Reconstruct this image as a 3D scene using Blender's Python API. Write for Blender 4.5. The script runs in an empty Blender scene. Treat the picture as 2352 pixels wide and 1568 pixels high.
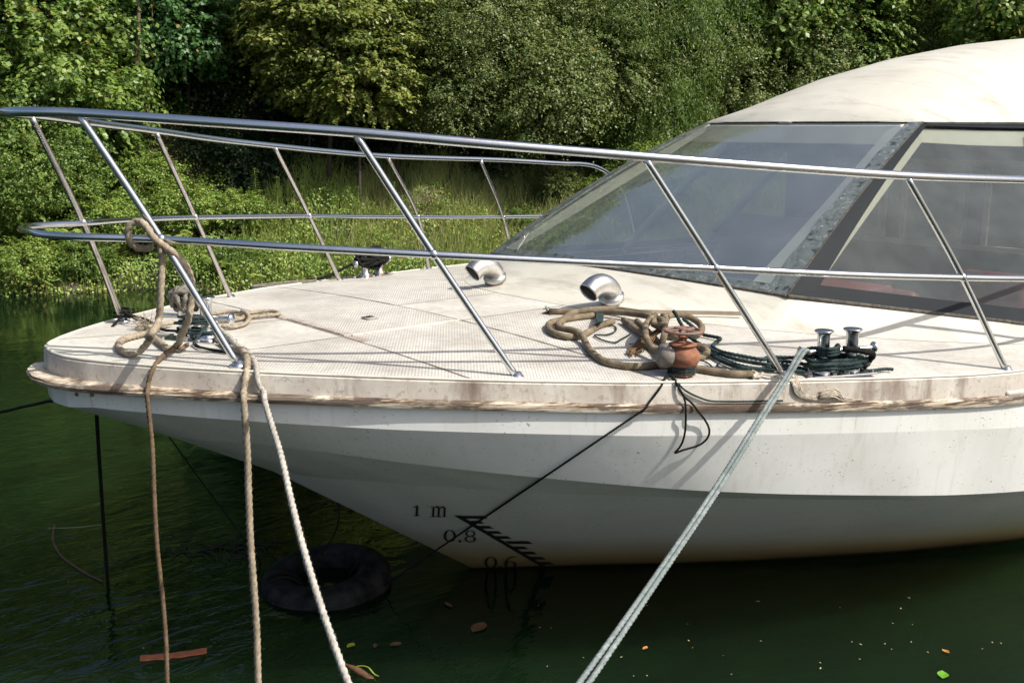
import bpy, math, random
import numpy as np
from mathutils import Vector, Matrix
from mathutils.bvhtree import BVHTree
R = math.radians
rng = np.random.default_rng(7)
random.seed(7)
scene = bpy.context.scene
COL = scene.collection

# ---------------------------------------------------------------- camera
CAM = np.array([-.618, -5.528, 3.08]); YAW, PITCH, FOC = .699, .202, 2400.0
cd = bpy.data.cameras.new('camera'); co = bpy.data.objects.new('camera', cd); COL.objects.link(co)
co.location = CAM; co.rotation_euler = (math.pi/2 - PITCH, 0, -YAW)
cd.sensor_width = 36; cd.lens = FOC/2352*36; cd.clip_start = .05; cd.clip_end = 1500
scene.camera = co
# ---------------------------------------------------------------- light
SUN = Vector((.42, -.85, 1.08)).normalized()
w = bpy.data.worlds.new('World'); scene.world = w; w.use_nodes = True
nt = w.node_tree; bg = nt.nodes['Background']
sky = nt.nodes.new('ShaderNodeTexSky'); sky.sky_type = 'NISHITA'; sky.sun_disc = False
sky.sun_elevation = math.asin(SUN.z); sky.sun_rotation = math.atan2(SUN.x, SUN.y)
sky.air_density = 1.0; sky.dust_density = 4.5
nt.links.new(sky.outputs[0], bg.inputs[0]); bg.inputs[1].default_value = .12
sl = bpy.data.lights.new('sun', 'SUN'); sl.energy = 4.6; sl.angle = R(.5); sl.color = (1, .955, .87)
so = bpy.data.objects.new('sun', sl); COL.objects.link(so); so.rotation_euler = SUN.to_track_quat('Z', 'Y').to_euler()
so.location = (4, -8, 12)
scene.view_settings.view_transform = 'Standard'; scene.view_settings.look = 'None'
scene.view_settings.exposure = 0.28; scene.view_settings.gamma = 1
scene.cycles.use_denoising = True
scene.cycles.max_bounces = 8; scene.cycles.transparent_max_bounces = 12
scene.cycles.diffuse_bounces = 3; scene.cycles.glossy_bounces = 5; scene.cycles.transmission_bounces = 6

# ---------------------------------------------------------------- geometry of the view: turn a sight line into a point in the place
_cy, _sy, _cp, _sp = math.cos(YAW), math.sin(YAW), math.cos(PITCH), math.sin(PITCH)
FW = np.array([_sy*_cp, _cy*_cp, -_sp]); RT = np.array([_cy, -_sy, 0]); UP = np.cross(RT, FW)
def ray(px, py): return FW + RT*(px-1176)/FOC - UP*(py-784)/FOC
def at_z(px, py, z): d = ray(px, py); return CAM + d*(z-CAM[2])/d[2]
def at_y(px, py, y): d = ray(px, py); return CAM + d*(y-CAM[1])/d[1]
def at_dist(px, py, s): return CAM + ray(px, py)*s
HR = RT.copy(); HF = np.array([_sy, _cy, 0])
def rd(r, d, z=0.0): return np.array([CAM[0], CAM[1], 0]) + HR*r + HF*d + np.array([0, 0, z])

# ---------------------------------------------------------------- builders
class MB:
    def __init__(s): s.v = []; s.f = []; s.u = []
    def add(s, v, f, mi=0):
        o = len(s.v); s.v += [tuple(map(float, p)) for p in v]; s.f += [tuple(i+o for i in q) for q in f]; s.u += [mi]*len(f)
        return s
    def box(s, c, sz, M=None):
        x, y, z = [k/2 for k in sz]
        v = [Vector((a*x, b*y, d*z)) for a in (-1, 1) for b in (-1, 1) for d in (-1, 1)]
        if M is not None: v = [M @ p for p in v]
        v = [p+Vector(c) for p in v]
        return s.add(v, [(0, 1, 3, 2), (4, 6, 7, 5), (0, 4, 5, 1), (2, 3, 7, 6), (0, 2, 6, 4), (1, 5, 7, 3)])
    def lathe(s, prof, c=(0, 0, 0), n=24, M=None, caps=True):
        v = []; f = []
        for (r_, z_) in prof:
            for k in range(n):
                a = 2*math.pi*k/n; p = Vector((r_*math.cos(a), r_*math.sin(a), z_))
                if M is not None: p = M @ p
                v.append(p+Vector(c))
        for i in range(len(prof)-1):
            for k in range(n):
                k2 = (k+1) % n; f.append((i*n+k, i*n+k2, (i+1)*n+k2, (i+1)*n+k))
        if caps:
            f.append(tuple(range(n))[::-1]); f.append(tuple((len(prof)-1)*n+k for k in range(n)))
        return s.add(v, f)
    def grid(s, P, flip=False):
        n, m = len(P), len(P[0]); v = [p for row in P for p in row]; f = []
        for i in range(n-1):
            for j in range(m-1):
                q = (i*m+j, i*m+j+1, (i+1)*m+j+1, (i+1)*m+j)
                f.append(q[::-1] if flip else q)
        return s.add(v, f)
    def build(s, name, mat, parent=None, smooth=True, bevel=0, angle=None, base=None):
        me = bpy.data.meshes.new(name)
        v = s.v
        if base is not None: v = [(p[0]-base[0], p[1]-base[1], p[2]-base[2]) for p in v]
        me.from_pydata(v, [], s.f)
        for m_ in (mat if isinstance(mat, (list, tuple)) else [mat]): me.materials.append(m_)
        if any(s.u): me.polygons.foreach_set('material_index', s.u)
        me.update()
        if smooth:
            me.polygons.foreach_set('use_smooth', [True]*len(me.polygons))
            if angle: me.set_sharp_from_angle(angle=R(angle))
        o = bpy.data.objects.new(name, me); COL.objects.link(o)
        if base is not None: o.location = base
        if bevel:
            b = o.modifiers.new('bevel', 'BEVEL'); b.width = bevel; b.segments = 2; b.limit_method = 'ANGLE'
        if parent is not None:
            o.parent = parent; o.matrix_parent_inverse = Matrix.Translation(-root_loc(parent))
        return o
def root_loc(o):
    l = Vector((0, 0, 0))
    while o is not None: l = l+o.location; o = o.parent if False else None
    return l
def tag(o, label, cat=None, group=None, kind=None):
    if label: o['label'] = label
    if cat: o['category'] = cat
    if group: o['group'] = group
    if kind: o['kind'] = kind
    return o
def empty(name, loc, label, cat, group=None):
    o = bpy.data.objects.new(name, None); COL.objects.link(o); o.location = loc; o.empty_display_size = .2
    return tag(o, label, cat, group)

def spline(pts, step, closed=False):
    P = np.array(pts, float); n = len(P)
    if n == 2:
        k = max(2, int(np.linalg.norm(P[1]-P[0])/step)+1); t = np.linspace(0, 1, k)[:, None]; return P[0]*(1-t)+P[1]*t
    if closed: Q = np.vstack([P[-1], P, P[0], P[1]])
    else: Q = np.vstack([2*P[0]-P[1], P, 2*P[-1]-P[-2]])
    out = []
    for i in range(1, len(Q)-2):
        p0, p1, p2, p3 = Q[i-1:i+3]
        d1 = max(np.linalg.norm(p2-p1), 1e-6)**.5; d0 = max(np.linalg.norm(p1-p0), 1e-6)**.5; d2 = max(np.linalg.norm(p3-p2), 1e-6)**.5
        t0, t1 = 0, d0; t2 = t1+d1; t3 = t2+d2
        k = max(3, int(np.linalg.norm(p2-p1)/step*1.3)+1)
        for t in np.linspace(t1, t2, k, endpoint=False):
            A1 = (t1-t)/(t1-t0)*p0+(t-t0)/(t1-t0)*p1; A2 = (t2-t)/(t2-t1)*p1+(t-t1)/(t2-t1)*p2; A3 = (t3-t)/(t3-t2)*p2+(t-t2)/(t3-t2)*p3
            B1 = (t2-t)/(t2-t0)*A1+(t-t0)/(t2-t0)*A2; B2 = (t3-t)/(t3-t1)*A2+(t-t1)/(t3-t1)*A3
            out.append((t2-t)/(t2-t1)*B1+(t-t1)/(t2-t1)*B2)
    if not closed: out.append(Q[-2])
    O = np.array(out)
    s_ = np.r_[0, np.cumsum(np.linalg.norm(np.diff(O, axis=0), axis=1))]
    k = max(3, int(s_[-1]/step)+1); t = np.linspace(0, s_[-1], k)
    return np.stack([np.interp(t, s_, O[:, j]) for j in range(3)], 1)

def sweep(mb, pts, rad, sides=12, lobes=0, pitch=.1, depth=.22, step=None, raw=False, jit=0, phase=0, closed=False):
    rm = rad if np.isscalar(rad) else max(rad)
    if step is None: step = pitch/7 if lobes else rm*1.2
    C = np.array(pts, float) if raw else spline(pts, step, closed)
    n = len(C)
    if jit: C = C + rng.normal(0, jit, C.shape)
    T = np.gradient(C, axis=0); T /= np.linalg.norm(T, axis=1)[:, None]+1e-12
    a = np.array([0, 0, 1.]) if abs(T[0][2]) < .9 else np.array([1., 0, 0])
    N = np.zeros_like(C); v = np.cross(T[0], a); v /= np.linalg.norm(v); N[0] = v
    for i in range(1, n):
        v = N[i-1]-T[i]*(N[i-1]@T[i]); N[i] = v/np.linalg.norm(v)
    B = np.cross(T, N); s_ = np.r_[0, np.cumsum(np.linalg.norm(np.diff(C, axis=0), axis=1))]
    rr = np.full(n, rad) if np.isscalar(rad) else np.interp(np.linspace(0, 1, n), np.linspace(0, 1, len(rad)), rad)
    th = np.arange(sides)*2*np.pi/sides
    TH = th[None, :]*np.ones((n, 1))
    if lobes:
        ph = 2*np.pi*s_/pitch+phase
        prof = (1-depth)+depth*np.abs(np.cos(lobes/2*(TH-ph[:, None])))
    else: prof = np.ones_like(TH)
    V = C[:, None, :]+(N[:, None, :]*np.cos(TH)[..., None]+B[:, None, :]*np.sin(TH)[..., None])*(prof*rr[:, None])[..., None]
    V = V.reshape(-1, 3); f = []
    for i in range(n-1):
        for k in range(sides):
            k2 = (k+1) % sides; f.append((i*sides+k, i*sides+k2, (i+1)*sides+k2, (i+1)*sides+k))
    f.append(tuple(range(sides))[::-1]); f.append(tuple((n-1)*sides+k for k in range(sides)))
    mb.add(V, f)
    return C, s_

def fuzz(mb, C, rad, dens, ln=.012, wd=.0009):
    """short loose fibres sticking out of a worn rope"""
    L = np.linalg.norm(np.diff(C, axis=0), axis=1).sum(); n = int(L*dens)
    for _ in range(n):
        i = rng.integers(0, len(C)-1); p = C[i]+(C[i+1]-C[i])*rng.random()
        t = C[i+1]-C[i]; t = t/(np.linalg.norm(t)+1e-9)
        d = rng.normal(size=3); d -= t*(d@t); d /= np.linalg.norm(d)
        a = p+d*rad*.8; e = d+t*rng.normal(0, .8)+rng.normal(0, .3, 3); e /= np.linalg.norm(e)
        q = a+e*ln*rng.uniform(.4, 1.2); s_ = np.cross(e, t); s_ = s_/(np.linalg.norm(s_)+1e-9)*wd
        mb.add([a-s_, a+s_, q], [(0, 1, 2)])

# ---------------------------------------------------------------- materials
class NT:
    def __init__(s, name):
        s.m = bpy.data.materials.new(name); s.m.use_nodes = True; s.t = s.m.node_tree; s.t.nodes.clear()
        s.out = s.t.nodes.new('ShaderNodeOutputMaterial')
    def n(s, typ, ins=None, **kw):
        nd = s.t.nodes.new(typ)
        for k, v in kw.items(): setattr(nd, k, v)
        for k, v in (ins or {}).items(): s.set(nd.inputs[k], v)
        return nd
    def set(s, sock, v):
        if isinstance(v, bpy.types.NodeSocket): s.t.links.new(v, sock)
        elif isinstance(v, bpy.types.Node): s.t.links.new(v.outputs[0], sock)
        elif isinstance(v, (tuple, list)) and len(v) == 3 and sock.type == 'RGBA': sock.default_value = (*v, 1)
        else: sock.default_value = v
    def coord(s, which='Object', scale=(1, 1, 1), rot=(0, 0, 0), loc=(0, 0, 0)):
        tc = s.n('ShaderNodeTexCoord'); mp = s.n('ShaderNodeMapping')
        s.t.links.new(tc.outputs[which], mp.inputs[0]); mp.inputs['Scale'].default_value = scale; mp.inputs['Rotation'].default_value = rot; mp.inputs['Location'].default_value = loc
        return mp.outputs[0]
    def noise(s, vec, scale, detail=4, rough=.6, dist=0):
        return s.n('ShaderNodeTexNoise', {'Vector': vec, 'Scale': scale, 'Detail': detail, 'Roughness': rough, 'Distortion': dist}).outputs[0]
    def ramp(s, fac, stops, interp='LINEAR'):
        nd = s.n('ShaderNodeValToRGB', {'Fac': fac}); r_ = nd.color_ramp; r_.interpolation = interp
        while len(r_.elements) > 1: r_.elements.remove(r_.elements[-1])
        for i, (p, c) in enumerate(stops):
            e = r_.elements[0] if i == 0 else r_.elements.new(p)
            e.position = p; e.color = (*c, 1) if isinstance(c, (tuple, list)) else (c, c, c, 1)
        return nd.outputs[0]
    def mix(s, fac, a, b, mode='MIX'):
        nd = s.n('ShaderNodeMix', data_type='RGBA', blend_type=mode)
        s.set(nd.inputs[0], fac); s.set(nd.inputs[6], a); s.set(nd.inputs[7], b); return nd.outputs[2]
    def math(s, op, a, b=0.0, c=None, clamp=False):
        nd = s.n('ShaderNodeMath', operation=op, use_clamp=clamp); s.set(nd.inputs[0], a); s.set(nd.inputs[1], b)
        if c is not None: s.set(nd.inputs[2], c)
        return nd.outputs[0]
    def bump(s, h, strength=.3, dist=.01, normal=None):
        d = {'Height': h, 'Strength': strength, 'Distance': dist}
        if normal is not None: d['Normal'] = normal
        return s.n('ShaderNodeBump', d).outputs[0]
    def pbr(s, **kw):
        nd = s.n('ShaderNodeBsdfPrincipled')
        for k, v in kw.items(): s.set(nd.inputs[k.replace('_', ' ')], v)
        s.t.links.new(nd.outputs[0], s.out.inputs[0]); return nd
    def xyz(s, vec):
        nd = s.n('ShaderNodeSeparateXYZ', {0: vec}); return nd.outputs

def m_steel(name, rough=.14, col=(.68, .69, .70), dirt=.25):
    t = NT(name); v = t.coord(); n1 = t.noise(v, 9, 5); n2 = t.noise(v, 60, 4)
    d = t.ramp(n1, [(.52, 0), (.72, 1)]); d2 = t.math('MULTIPLY', d, dirt)
    c = t.mix(d2, col, (.22, .17, .12)); r_ = t.math('ADD', t.math('MULTIPLY', n2, .12), rough-.04)
    r_ = t.math('ADD', r_, t.math('MULTIPLY', d2, .4))
    t.pbr(Base_Color=c, Metallic=1.0, Roughness=r_, Normal=t.bump(t.noise(v, 22, 3), .08, .01)); return t.m
STEEL = m_steel('polished_steel'); STEEL_FAR = m_steel('dull_steel', .26, (.56, .53, .51), .6)

STEEL_V = m_steel('brushed_steel', .30, (.60, .59, .57), .5)
def stain(t, v):
    return t.ramp(t.noise(v, 1.7, 9, .74, .4), [(.42, 0), (.66, 1)])
def m_deck():
    t = NT('deck_gelcoat'); v = t.coord(); X, Y, Z = t.xyz(v)
    base = t.mix(stain(t, v), (.60, .59, .53), (.40, .375, .33))
    mottling = t.noise(t.coord(scale=(1, 1, 1)), 26, 5, .7)
    base = t.mix(t.ramp(mottling, [(.48, 0), (.72, .6)]), base, (.36, .31, .27))
    # nonskid ribs
    ay = t.math('ABSOLUTE', Y)
    side = t.math('GREATER_THAN', ay, .36)
    hatch = t.math('MULTIPLY', t.math('GREATER_THAN', X, 2.46), t.math('LESS_THAN', X, 3.29))
    rib_area = t.math('MAXIMUM', side, hatch)
    rib_area = t.math('MULTIPLY', rib_area, t.math('LESS_THAN', X, 5.6))
    cs = t.math('ADD', t.math('MULTIPLY', X, .80), t.math('MULTIPLY', Y, -.60))
    s1 = t.math('SINE', t.math('MULTIPLY', cs, 2*math.pi/.0165))
    cs2 = t.math('ADD', t.math('MULTIPLY', X, .60), t.math('MULTIPLY', Y, .80))
    s2 = t.math('SINE', t.math('MULTIPLY', cs2, 2*math.pi/.0165))
    rib = t.math('MULTIPLY', t.ramp(t.math('ADD', t.math('MULTIPLY', s1, .5), .5), [(.25, 0), (.75, 1)]), rib_area)
    grime = t.math('MULTIPLY', t.math('MULTIPLY', t.math('SUBTRACT', 1.0, t.ramp(t.math('ADD', t.math('MULTIPLY', s1, .5), .5), [(.2, 0), (.6, 1)])), rib_area), t.ramp(t.noise(v, 3, 4), [(.3, .22), (.7, .58)]))
    base = t.mix(grime, base, (.30, .265, .25))
    # seams with brown grime
    def line(coord, at, wd): return t.math('LESS_THAN', t.math('ABSOLUTE', t.math('SUBTRACT', coord, at)), wd)
    wob = t.math('MULTIPLY', t.math('SUBTRACT', t.noise(v, 8, 3), .5), .006)
    Xw = t.math('ADD', X, wob); Yw = t.math('ADD', ay, wob)
    seam = t.math('MAXIMUM', line(Xw, 2.45, .010), line(Xw, 3.30, .012))
    seam2 = t.math('MULTIPLY', line(Yw, .36, .007), t.math('LESS_THAN', X, 4.22))
    allb = t.math('MAXIMUM', seam, seam2)
    g = t.math('MULTIPLY', t.math('SUBTRACT', 1.0, t.math('MULTIPLY', t.math('ABSOLUTE', t.math('SUBTRACT', Xw, 2.48)), 16.0), clamp=True), t.ramp(t.noise(v, 12, 4), [(.35, 0), (.6, .85)]))
    g = t.math('MULTIPLY', g, t.math('LESS_THAN', ay, .55))
    base = t.mix(g, base, (.27, .175, .13))
    base = t.mix(t.math('MULTIPLY', allb, t.ramp(t.noise(v, 6, 3), [(.3, .55), (.6, .95)])), base, (.085, .065, .055))
    t.pbr(Base_Color=base, Roughness=.55, Normal=t.bump(t.math('ADD', rib, t.math('MULTIPLY', mottling, .5)), .35, .0025)); return t.m
def m_hull():
    t = NT('hull_paint'); v = t.coord(); X, Y, Z = t.xyz(v)
    base = t.mix(t.ramp(t.noise(v, 2.2, 6, .65), [(.45, 0), (.75, .6)]), (.83, .84, .81), (.70, .69, .62))
    specks = t.ramp(t.noise(t.coord(scale=(1, 1, 2.2)), 46, 3, .5), [(.66, 0), (.70, .85)])
    dens = t.ramp(t.math('ADD', Z, t.math('MULTIPLY', X, .055)), [(0, 0), (1, 1)])
    base = t.mix(t.math('MULTIPLY', specks, t.ramp(t.noise(v, 3, 3), [(.42, 0), (.6, 1)])), base, (.16, .13, .10))
    vert = t.noise(t.coord(scale=(9, 9, .5)), 2.4, 4, .6)
    base = t.mix(t.ramp(vert, [(.55, 0), (.8, .35)]), base, (.52, .48, .40))
    base = t.mix(t.ramp(t.noise(t.coord(scale=(.9, .9, 6)), 7, 6, .75), [(.64, 0), (.70, .55)]), base, (.40, .36, .29))
    drip = t.noise(t.coord(scale=(14, 14, .35)), 2.0, 5, .7)
    topz = t.ramp(t.math('SUBTRACT', t.math('ADD', Z, t.math('MULTIPLY', X, .052)), 1.35), [(0, 0), (.30, 1)])
    base = t.mix(t.math('MULTIPLY', t.ramp(drip, [(.62, 0), (.76, .5)]), topz), base, (.40, .31, .21))
    # water line scum
    zz = t.math('ADD', Z, t.math('MULTIPLY', t.math('SUBTRACT', t.noise(t.coord(scale=(.6, .6, 5)), 3, 4), .5), .10))
    zz = t.math('SUBTRACT', zz, t.math('MULTIPLY', t.math('SUBTRACT', X, 4.0), .018))
    zz = t.math('MULTIPLY', zz, .50)
    sc = t.ramp(zz, [(0.0, (.12, .085, .045)), (.015, (.40, .28, .12)), (.08, (.60, .43, .20)), (.14, (.68, .55, .32)), (.30, (.66, .61, .48))])
    fac = t.ramp(zz, [(.04, 1), (.14, .93), (.21, .6), (.34, 0)])
    base = t.mix(fac, base, sc)
    t.pbr(Base_Color=base, Roughness=.32, Coat_Weight=.25, Coat_Roughness=.15, Normal=t.bump(t.noise(v, 2.5, 2), .12, .03)); return t.m
def m_bulwark():
    t = NT('stained_gelcoat'); v = t.coord()
    base = t.mix(t.ramp(t.noise(v, 3, 6, .7), [(.35, 0), (.65, 1)]), (.64, .60, .53), (.46, .41, .35))
    st = t.noise(t.coord(scale=(1.6, 1.6, .5)), 1.5, 8, .66)
    base = t.mix(t.ramp(st, [(.51, 0), (.57, .55), (.66, .95)]), base, (.19, .135, .105))
    base = t.mix(t.ramp(t.noise(v, 30, 4, .7), [(.56, 0), (.66, .5)]), base, (.22, .16, .12))
    t.pbr(Base_Color=base, Roughness=.55, Normal=t.bump(t.noise(v, 40, 4), .25, .004)); return t.m
def m_rub():
    t = NT('rotten_rubbing_strake'); v = t.coord(scale=(.55, .55, 9)); v2 = t.coord()
    n1 = t.noise(v, 6, 8, .75); n2 = t.noise(t.coord(scale=(1, 1, 3)), 2.4, 7, .7)
    c = t.ramp(n1, [(.36, (.025, .018, .014)), (.44, (.10, .062, .040)), (.49, (.34, .27, .19)), (.58, (.60, .55, .45))])
    c = t.mix(t.ramp(n2, [(.48, 0), (.55, .85)]), c, (.075, .052, .038))
    t.pbr(Base_Color=c, Roughness=.75, Normal=t.bump(n1, .5, .006)); return t.m
def m_plain(name, c, rough=.6, var=.25, scale=20, metal=0, bump=.2, c2=None, spec=.5):
    t = NT(name); v = t.coord(); n1 = t.noise(v, scale, 5, .65)
    b = c2 or tuple(k*(1-var) for k in c)
    t.pbr(Base_Color=t.mix(t.ramp(n1, [(.38, 0), (.62, 1)]), c, b), Roughness=rough, Metallic=metal, Specular_IOR_Level=spec, Normal=t.bump(n1, bump, .004)); return t.m
def m_rope(name, c, c2, scale=35):
    t = NT(name); v = t.coord(); n1 = t.noise(v, scale, 5, .7); n2 = t.noise(v, 4, 4, .6)
    col = t.mix(t.ramp(n1, [(.35, 0), (.65, 1)]), c, c2)
    col = t.mix(t.ramp(n2, [(.45, 0), (.65, .6)]), col, c2)
    t.pbr(Base_Color=col, Roughness=.9, Specular_IOR_Level=.2, Normal=t.bump(t.noise(v, 260, 3, .7), .5, .002)); return t.m
DECK = m_deck(); HULL = m_hull(); BULW = m_bulwark(); RUB = m_rub()
R_TAN = m_rope('tan_rope', (.42, .36, .27), (.23, .185, .13)); R_DTAN = m_rope('brown_rope', (.20, .145, .09), (.10, .068, .042))
R_WHT = m_rope('pale_rope', (.50, .48, .43), (.30, .275, .24)); R_GREY = m_rope('grey_rope', (.25, .23, .19), (.11, .10, .08))
R_TEAL = m_rope('teal_rope', (.045, .072, .070), (.014, .026, .026)); R_BLK = m_rope('black_rope', (.014, .015, .014), (.006, .006, .006))
R_LTEAL = m_rope('faded_teal_rope', (.27, .30, .29), (.12, .15, .148)); R_HOSE = m_rope('weathered_thick_rope', (.27, .215, .145), (.10, .078, .052), 14)
R_CREAM = m_rope('cream_strand', (.62, .56, .46), (.30, .25, .19))
RUST = m_plain('rusty_iron', (.30, .115, .055), .8, .5, 26, bump=.5, c2=(.15, .065, .04)); RUSTGREY = m_plain('grey_painted_iron', (.20, .19, .17), .7, .4, 18, c2=(.12, .09, .07))
BLACKBAND = m_plain('black_window_band', (.008, .012, .016), .5, .3, 3, bump=.0, spec=.12)
RUBBER = m_plain('tyre_rubber', (.028, .028, .029), .7, .4, 8, bump=.5, c2=(.006, .006, .006), spec=.1); CREAM = m_plain('cream_liner', (.74, .70, .58), .6, .08, 6)
INT = m_plain('cabin_lining', (.10, .145, .165), .7, .3, 4); REDSEAT = m_plain('red_vinyl', (.26, .035, .04), .5, .3, 6); DARKINT = m_plain('dark_cabin_panel', (.04, .045, .05), .6, .4, 5)
GASKET = m_plain('window_gasket', (.10, .085, .065), .8, .6, 30, c2=(.03, .028, .025)); BEIGE = m_plain('beige_plastic', (.46, .37, .27), .6, .3, 7)
OWOOD = m_plain('orange_wood', (.45, .145, .06), .7, .4, 20, c2=(.30, .10, .05)); INK = m_plain('draft_mark_paint', (.012, .016, .016), .6, .2, 20)
def m_roof():
    t = NT('roof_gelcoat'); v = t.coord()
    base = t.mix(t.ramp(t.noise(v, 1.2, 6, .65), [(.4, 0), (.75, .7)]), (.57, .555, .48), (.44, .41, .35))
    st = t.noise(t.coord(scale=(1, .25, .6), rot=(0, 0, R(8))), 5, 8, .75)
    base = t.mix(t.ramp(st, [(.50, 0), (.66, .6)]), base, (.30, .26, .22))
    t.pbr(Base_Color=base, Roughness=.5, Normal=t.bump(t.noise(v, 30, 4), .12, .004)); return t.m
ROOF = m_roof()
def m_glass():
    t = NT('dusty_glass'); v = t.coord()
    tr = t.n('ShaderNodeBsdfTransparent', {'Color': (.58, .61, .59)})
    gl = t.n('ShaderNodeBsdfGlossy', {'Color': (.86, .84, .74), 'Roughness': .02, 'Normal': t.bump(t.noise(v, .7, 2), .05, .05)})
    fr = t.n('ShaderNodeFresnel', {'IOR': 1.5})
    a = t.n('ShaderNodeMixShader'); t.set(a.inputs[0], t.math('MULTIPLY', fr.outputs[0], .5, clamp=True)); t.t.links.new(tr.outputs[0], a.inputs[1]); t.t.links.new(gl.outputs[0], a.inputs[2])
    du = t.n('ShaderNodeBsdfDiffuse', {'Color': (.46, .52, .54)})  # dust film; its bluish tint also stands for reflected sky
    b = t.n('ShaderNodeMixShader'); t.set(b.inputs[0], t.ramp(t.noise(v, 1.6, 7, .7), [(.3, .07), (.75, .17)]))
    t.t.links.new(a.outputs[0], b.inputs[1]); t.t.links.new(du.outputs[0], b.inputs[2]); t.t.links.new(b.outputs[0], t.out.inputs[0]); return t.m
GLASS = m_glass()
def m_peel():
    t = NT('peeling_film'); v = t.coord()
    vo = t.n('ShaderNodeTexVoronoi', {'Vector': v, 'Scale': 16.0}, feature='F1'); n1 = t.noise(t.coord(rot=(0, R(30), 0), scale=(.6, 1, 1)), 17, 4, .6, .8)
    c = t.ramp(n1, [(.36, (.025, .03, .03)), (.42, (.085, .10, .10)), (.56, (.11, .13, .125)), (.585, (.03, .035, .035)), (.61, (.30, .32, .31)), (.63, (.10, .12, .12)), (.8, (.14, .16, .155))])
    t.pbr(Base_Color=c, Roughness=.3, Normal=t.bump(t.math('ADD', n1, vo.outputs[0]), .5, .012)); return t.m
PEEL = m_peel()
def m_leaf(name, c1, c2, c3, trans=.35, rough=.55):
    t = NT(name); ge = t.n('ShaderNodeNewGeometry'); rnd = ge.outputs['Random Per Island']; v = t.coord()
    col = t.ramp(rnd, [(0, c1), (.5, c2), (1, c3)])
    col = t.mix(t.ramp(t.noise(v, .9, 3), [(.38, 0), (.65, .5)]), col, c3)
    col = t.mix(t.math('GREATER_THAN', rnd, .985), col, (.30, .20, .05))
    p = t.n('ShaderNodeBsdfPrincipled', {'Base Color': col, 'Roughness': rough-.1, 'Specular IOR Level': .5})
    tl = t.n('ShaderNodeBsdfTranslucent', {'Color': t.mix(.5, col, (.16, .24, .02))})
    mx = t.n('ShaderNodeMixShader', {0: trans}); t.t.links.new(p.outputs[0], mx.inputs[1]); t.t.links.new(tl.outputs[0], mx.inputs[2])
    t.t.links.new(mx.outputs[0], t.out.inputs[0]); return t.m
L_BROAD = m_leaf('broad_leaves', (.13, .23, .04), (.30, .39, .08), (.05, .14, .03)); L_COOL = m_leaf('cool_leaves', (.07, .18, .05), (.15, .29, .085), (.03, .10, .035))
L_YEL = m_leaf('yellow_leaves', (.22, .29, .055), (.38, .38, .09), (.08, .15, .035)); L_OLIVE = m_leaf('olive_leaves', (.15, .22, .055), (.29, .33, .11), (.06, .115, .03))
L_WIL = m_leaf('willow_leaves', (.13, .22, .04), (.22, .30, .06), (.06, .13, .03)); L_BUSH = m_leaf('bush_leaves', (.22, .36, .055), (.42, .50, .11), (.09, .20, .035))
L_GRASS = m_leaf('grass_blades', (.30, .40, .07), (.46, .50, .15), (.16, .26, .05), .4); L_DRY = m_leaf('dry_grass', (.52, .42, .22), (.40, .34, .15), (.28, .28, .10), .3)
L_FLOW = m_leaf('cream_flowers', (.62, .58, .42), (.5, .42, .25), (.35, .33, .15), .2); L_SHADE = m_leaf('shade_toned_leaves', (.02, .05, .014), (.035, .07, .02), (.012, .03, .01), .2)  # darkest leaf set: shade of the hollow is put into its colour
BARK = m_plain('bark', (.16, .115, .08), .9, .45, 9, bump=.8); BARK_DK = m_plain('dark_bark', (.07, .05, .038), .9, .4, 9, bump=.8)
EARTH = m_plain('bank_earth', (.045, .034, .020), .95, .5, 1.5, bump=.9, c2=(.02, .018, .010)); ROCK = m_plain('riverside_rock', (.34, .27, .21), .9, .4, 5, bump=.9, c2=(.16, .12, .09))

# ---------------------------------------------------------------- the boat's lines
BX = [.94, .96, 1.02, 1.12, 1.3, 1.5, 1.8, 2.12, 2.6, 3.17, 3.85, 4.48, 5.3, 7, 9, 12, 14]
BY = [0, .15, .28, .42, .63, .83, 1.09, 1.35, 1.70, 2.05, 2.36, 2.62, 2.90, 3.22, 3.4, 3.4, 3.2]
XEND = 13.6
def bw(X): return float(np.interp(X, BX, BY))
def ez(X): return 1.915-.058*(X-1.59) if X < 5 else 1.717-.03*(X-5)
def camber(X): return max(0, min(.13, (X-1.9)*.055))
def dz(X, Y): b_ = max(bw(X), .02); return ez(X)+camber(X)*max(0, 1-(Y/b_)**2)
TS = [i/110 for i in range(111)]
def xs(X0, t): return X0+(XEND-X0)*t**1.9
def smooth_bw(X):
    return sum(bw(X+d)*w_ for d, w_ in ((-.12, .2), (0, .6), (.12, .2))) if X > 1.3 else bw(X)
def curve_off(off, zoff, X0=.94):
    """a line that runs round the bow at a set distance outside the deck edge"""
    out = []
    for t in TS:
        X = xs(.94, t); b_ = smooth_bw(X) if t > 0 else 0
        e = .01; dbdx = (smooth_bw(X+e)-smooth_bw(max(.94, X-e)))/(e if X-e < .94 else 2*e)
        nx, ny = -dbdx, 1.0; l = math.hypot(nx, ny); nx /= l; ny /= l
        if t == 0: nx, ny = -1, 0
        o_ = off if off < .03 else off*(.36+.64*math.exp(-(X-.94)/.6))
        if off > .03: o_ = max(o_, .03)
        q = 1+max(0, min(.3, (X-2.6)*.11)) if off > 0 and zoff < -.05 else 1
        out.append((X+nx*o_, b_+ny*o_, ez(X)+zoff*q))
    return out
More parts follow.
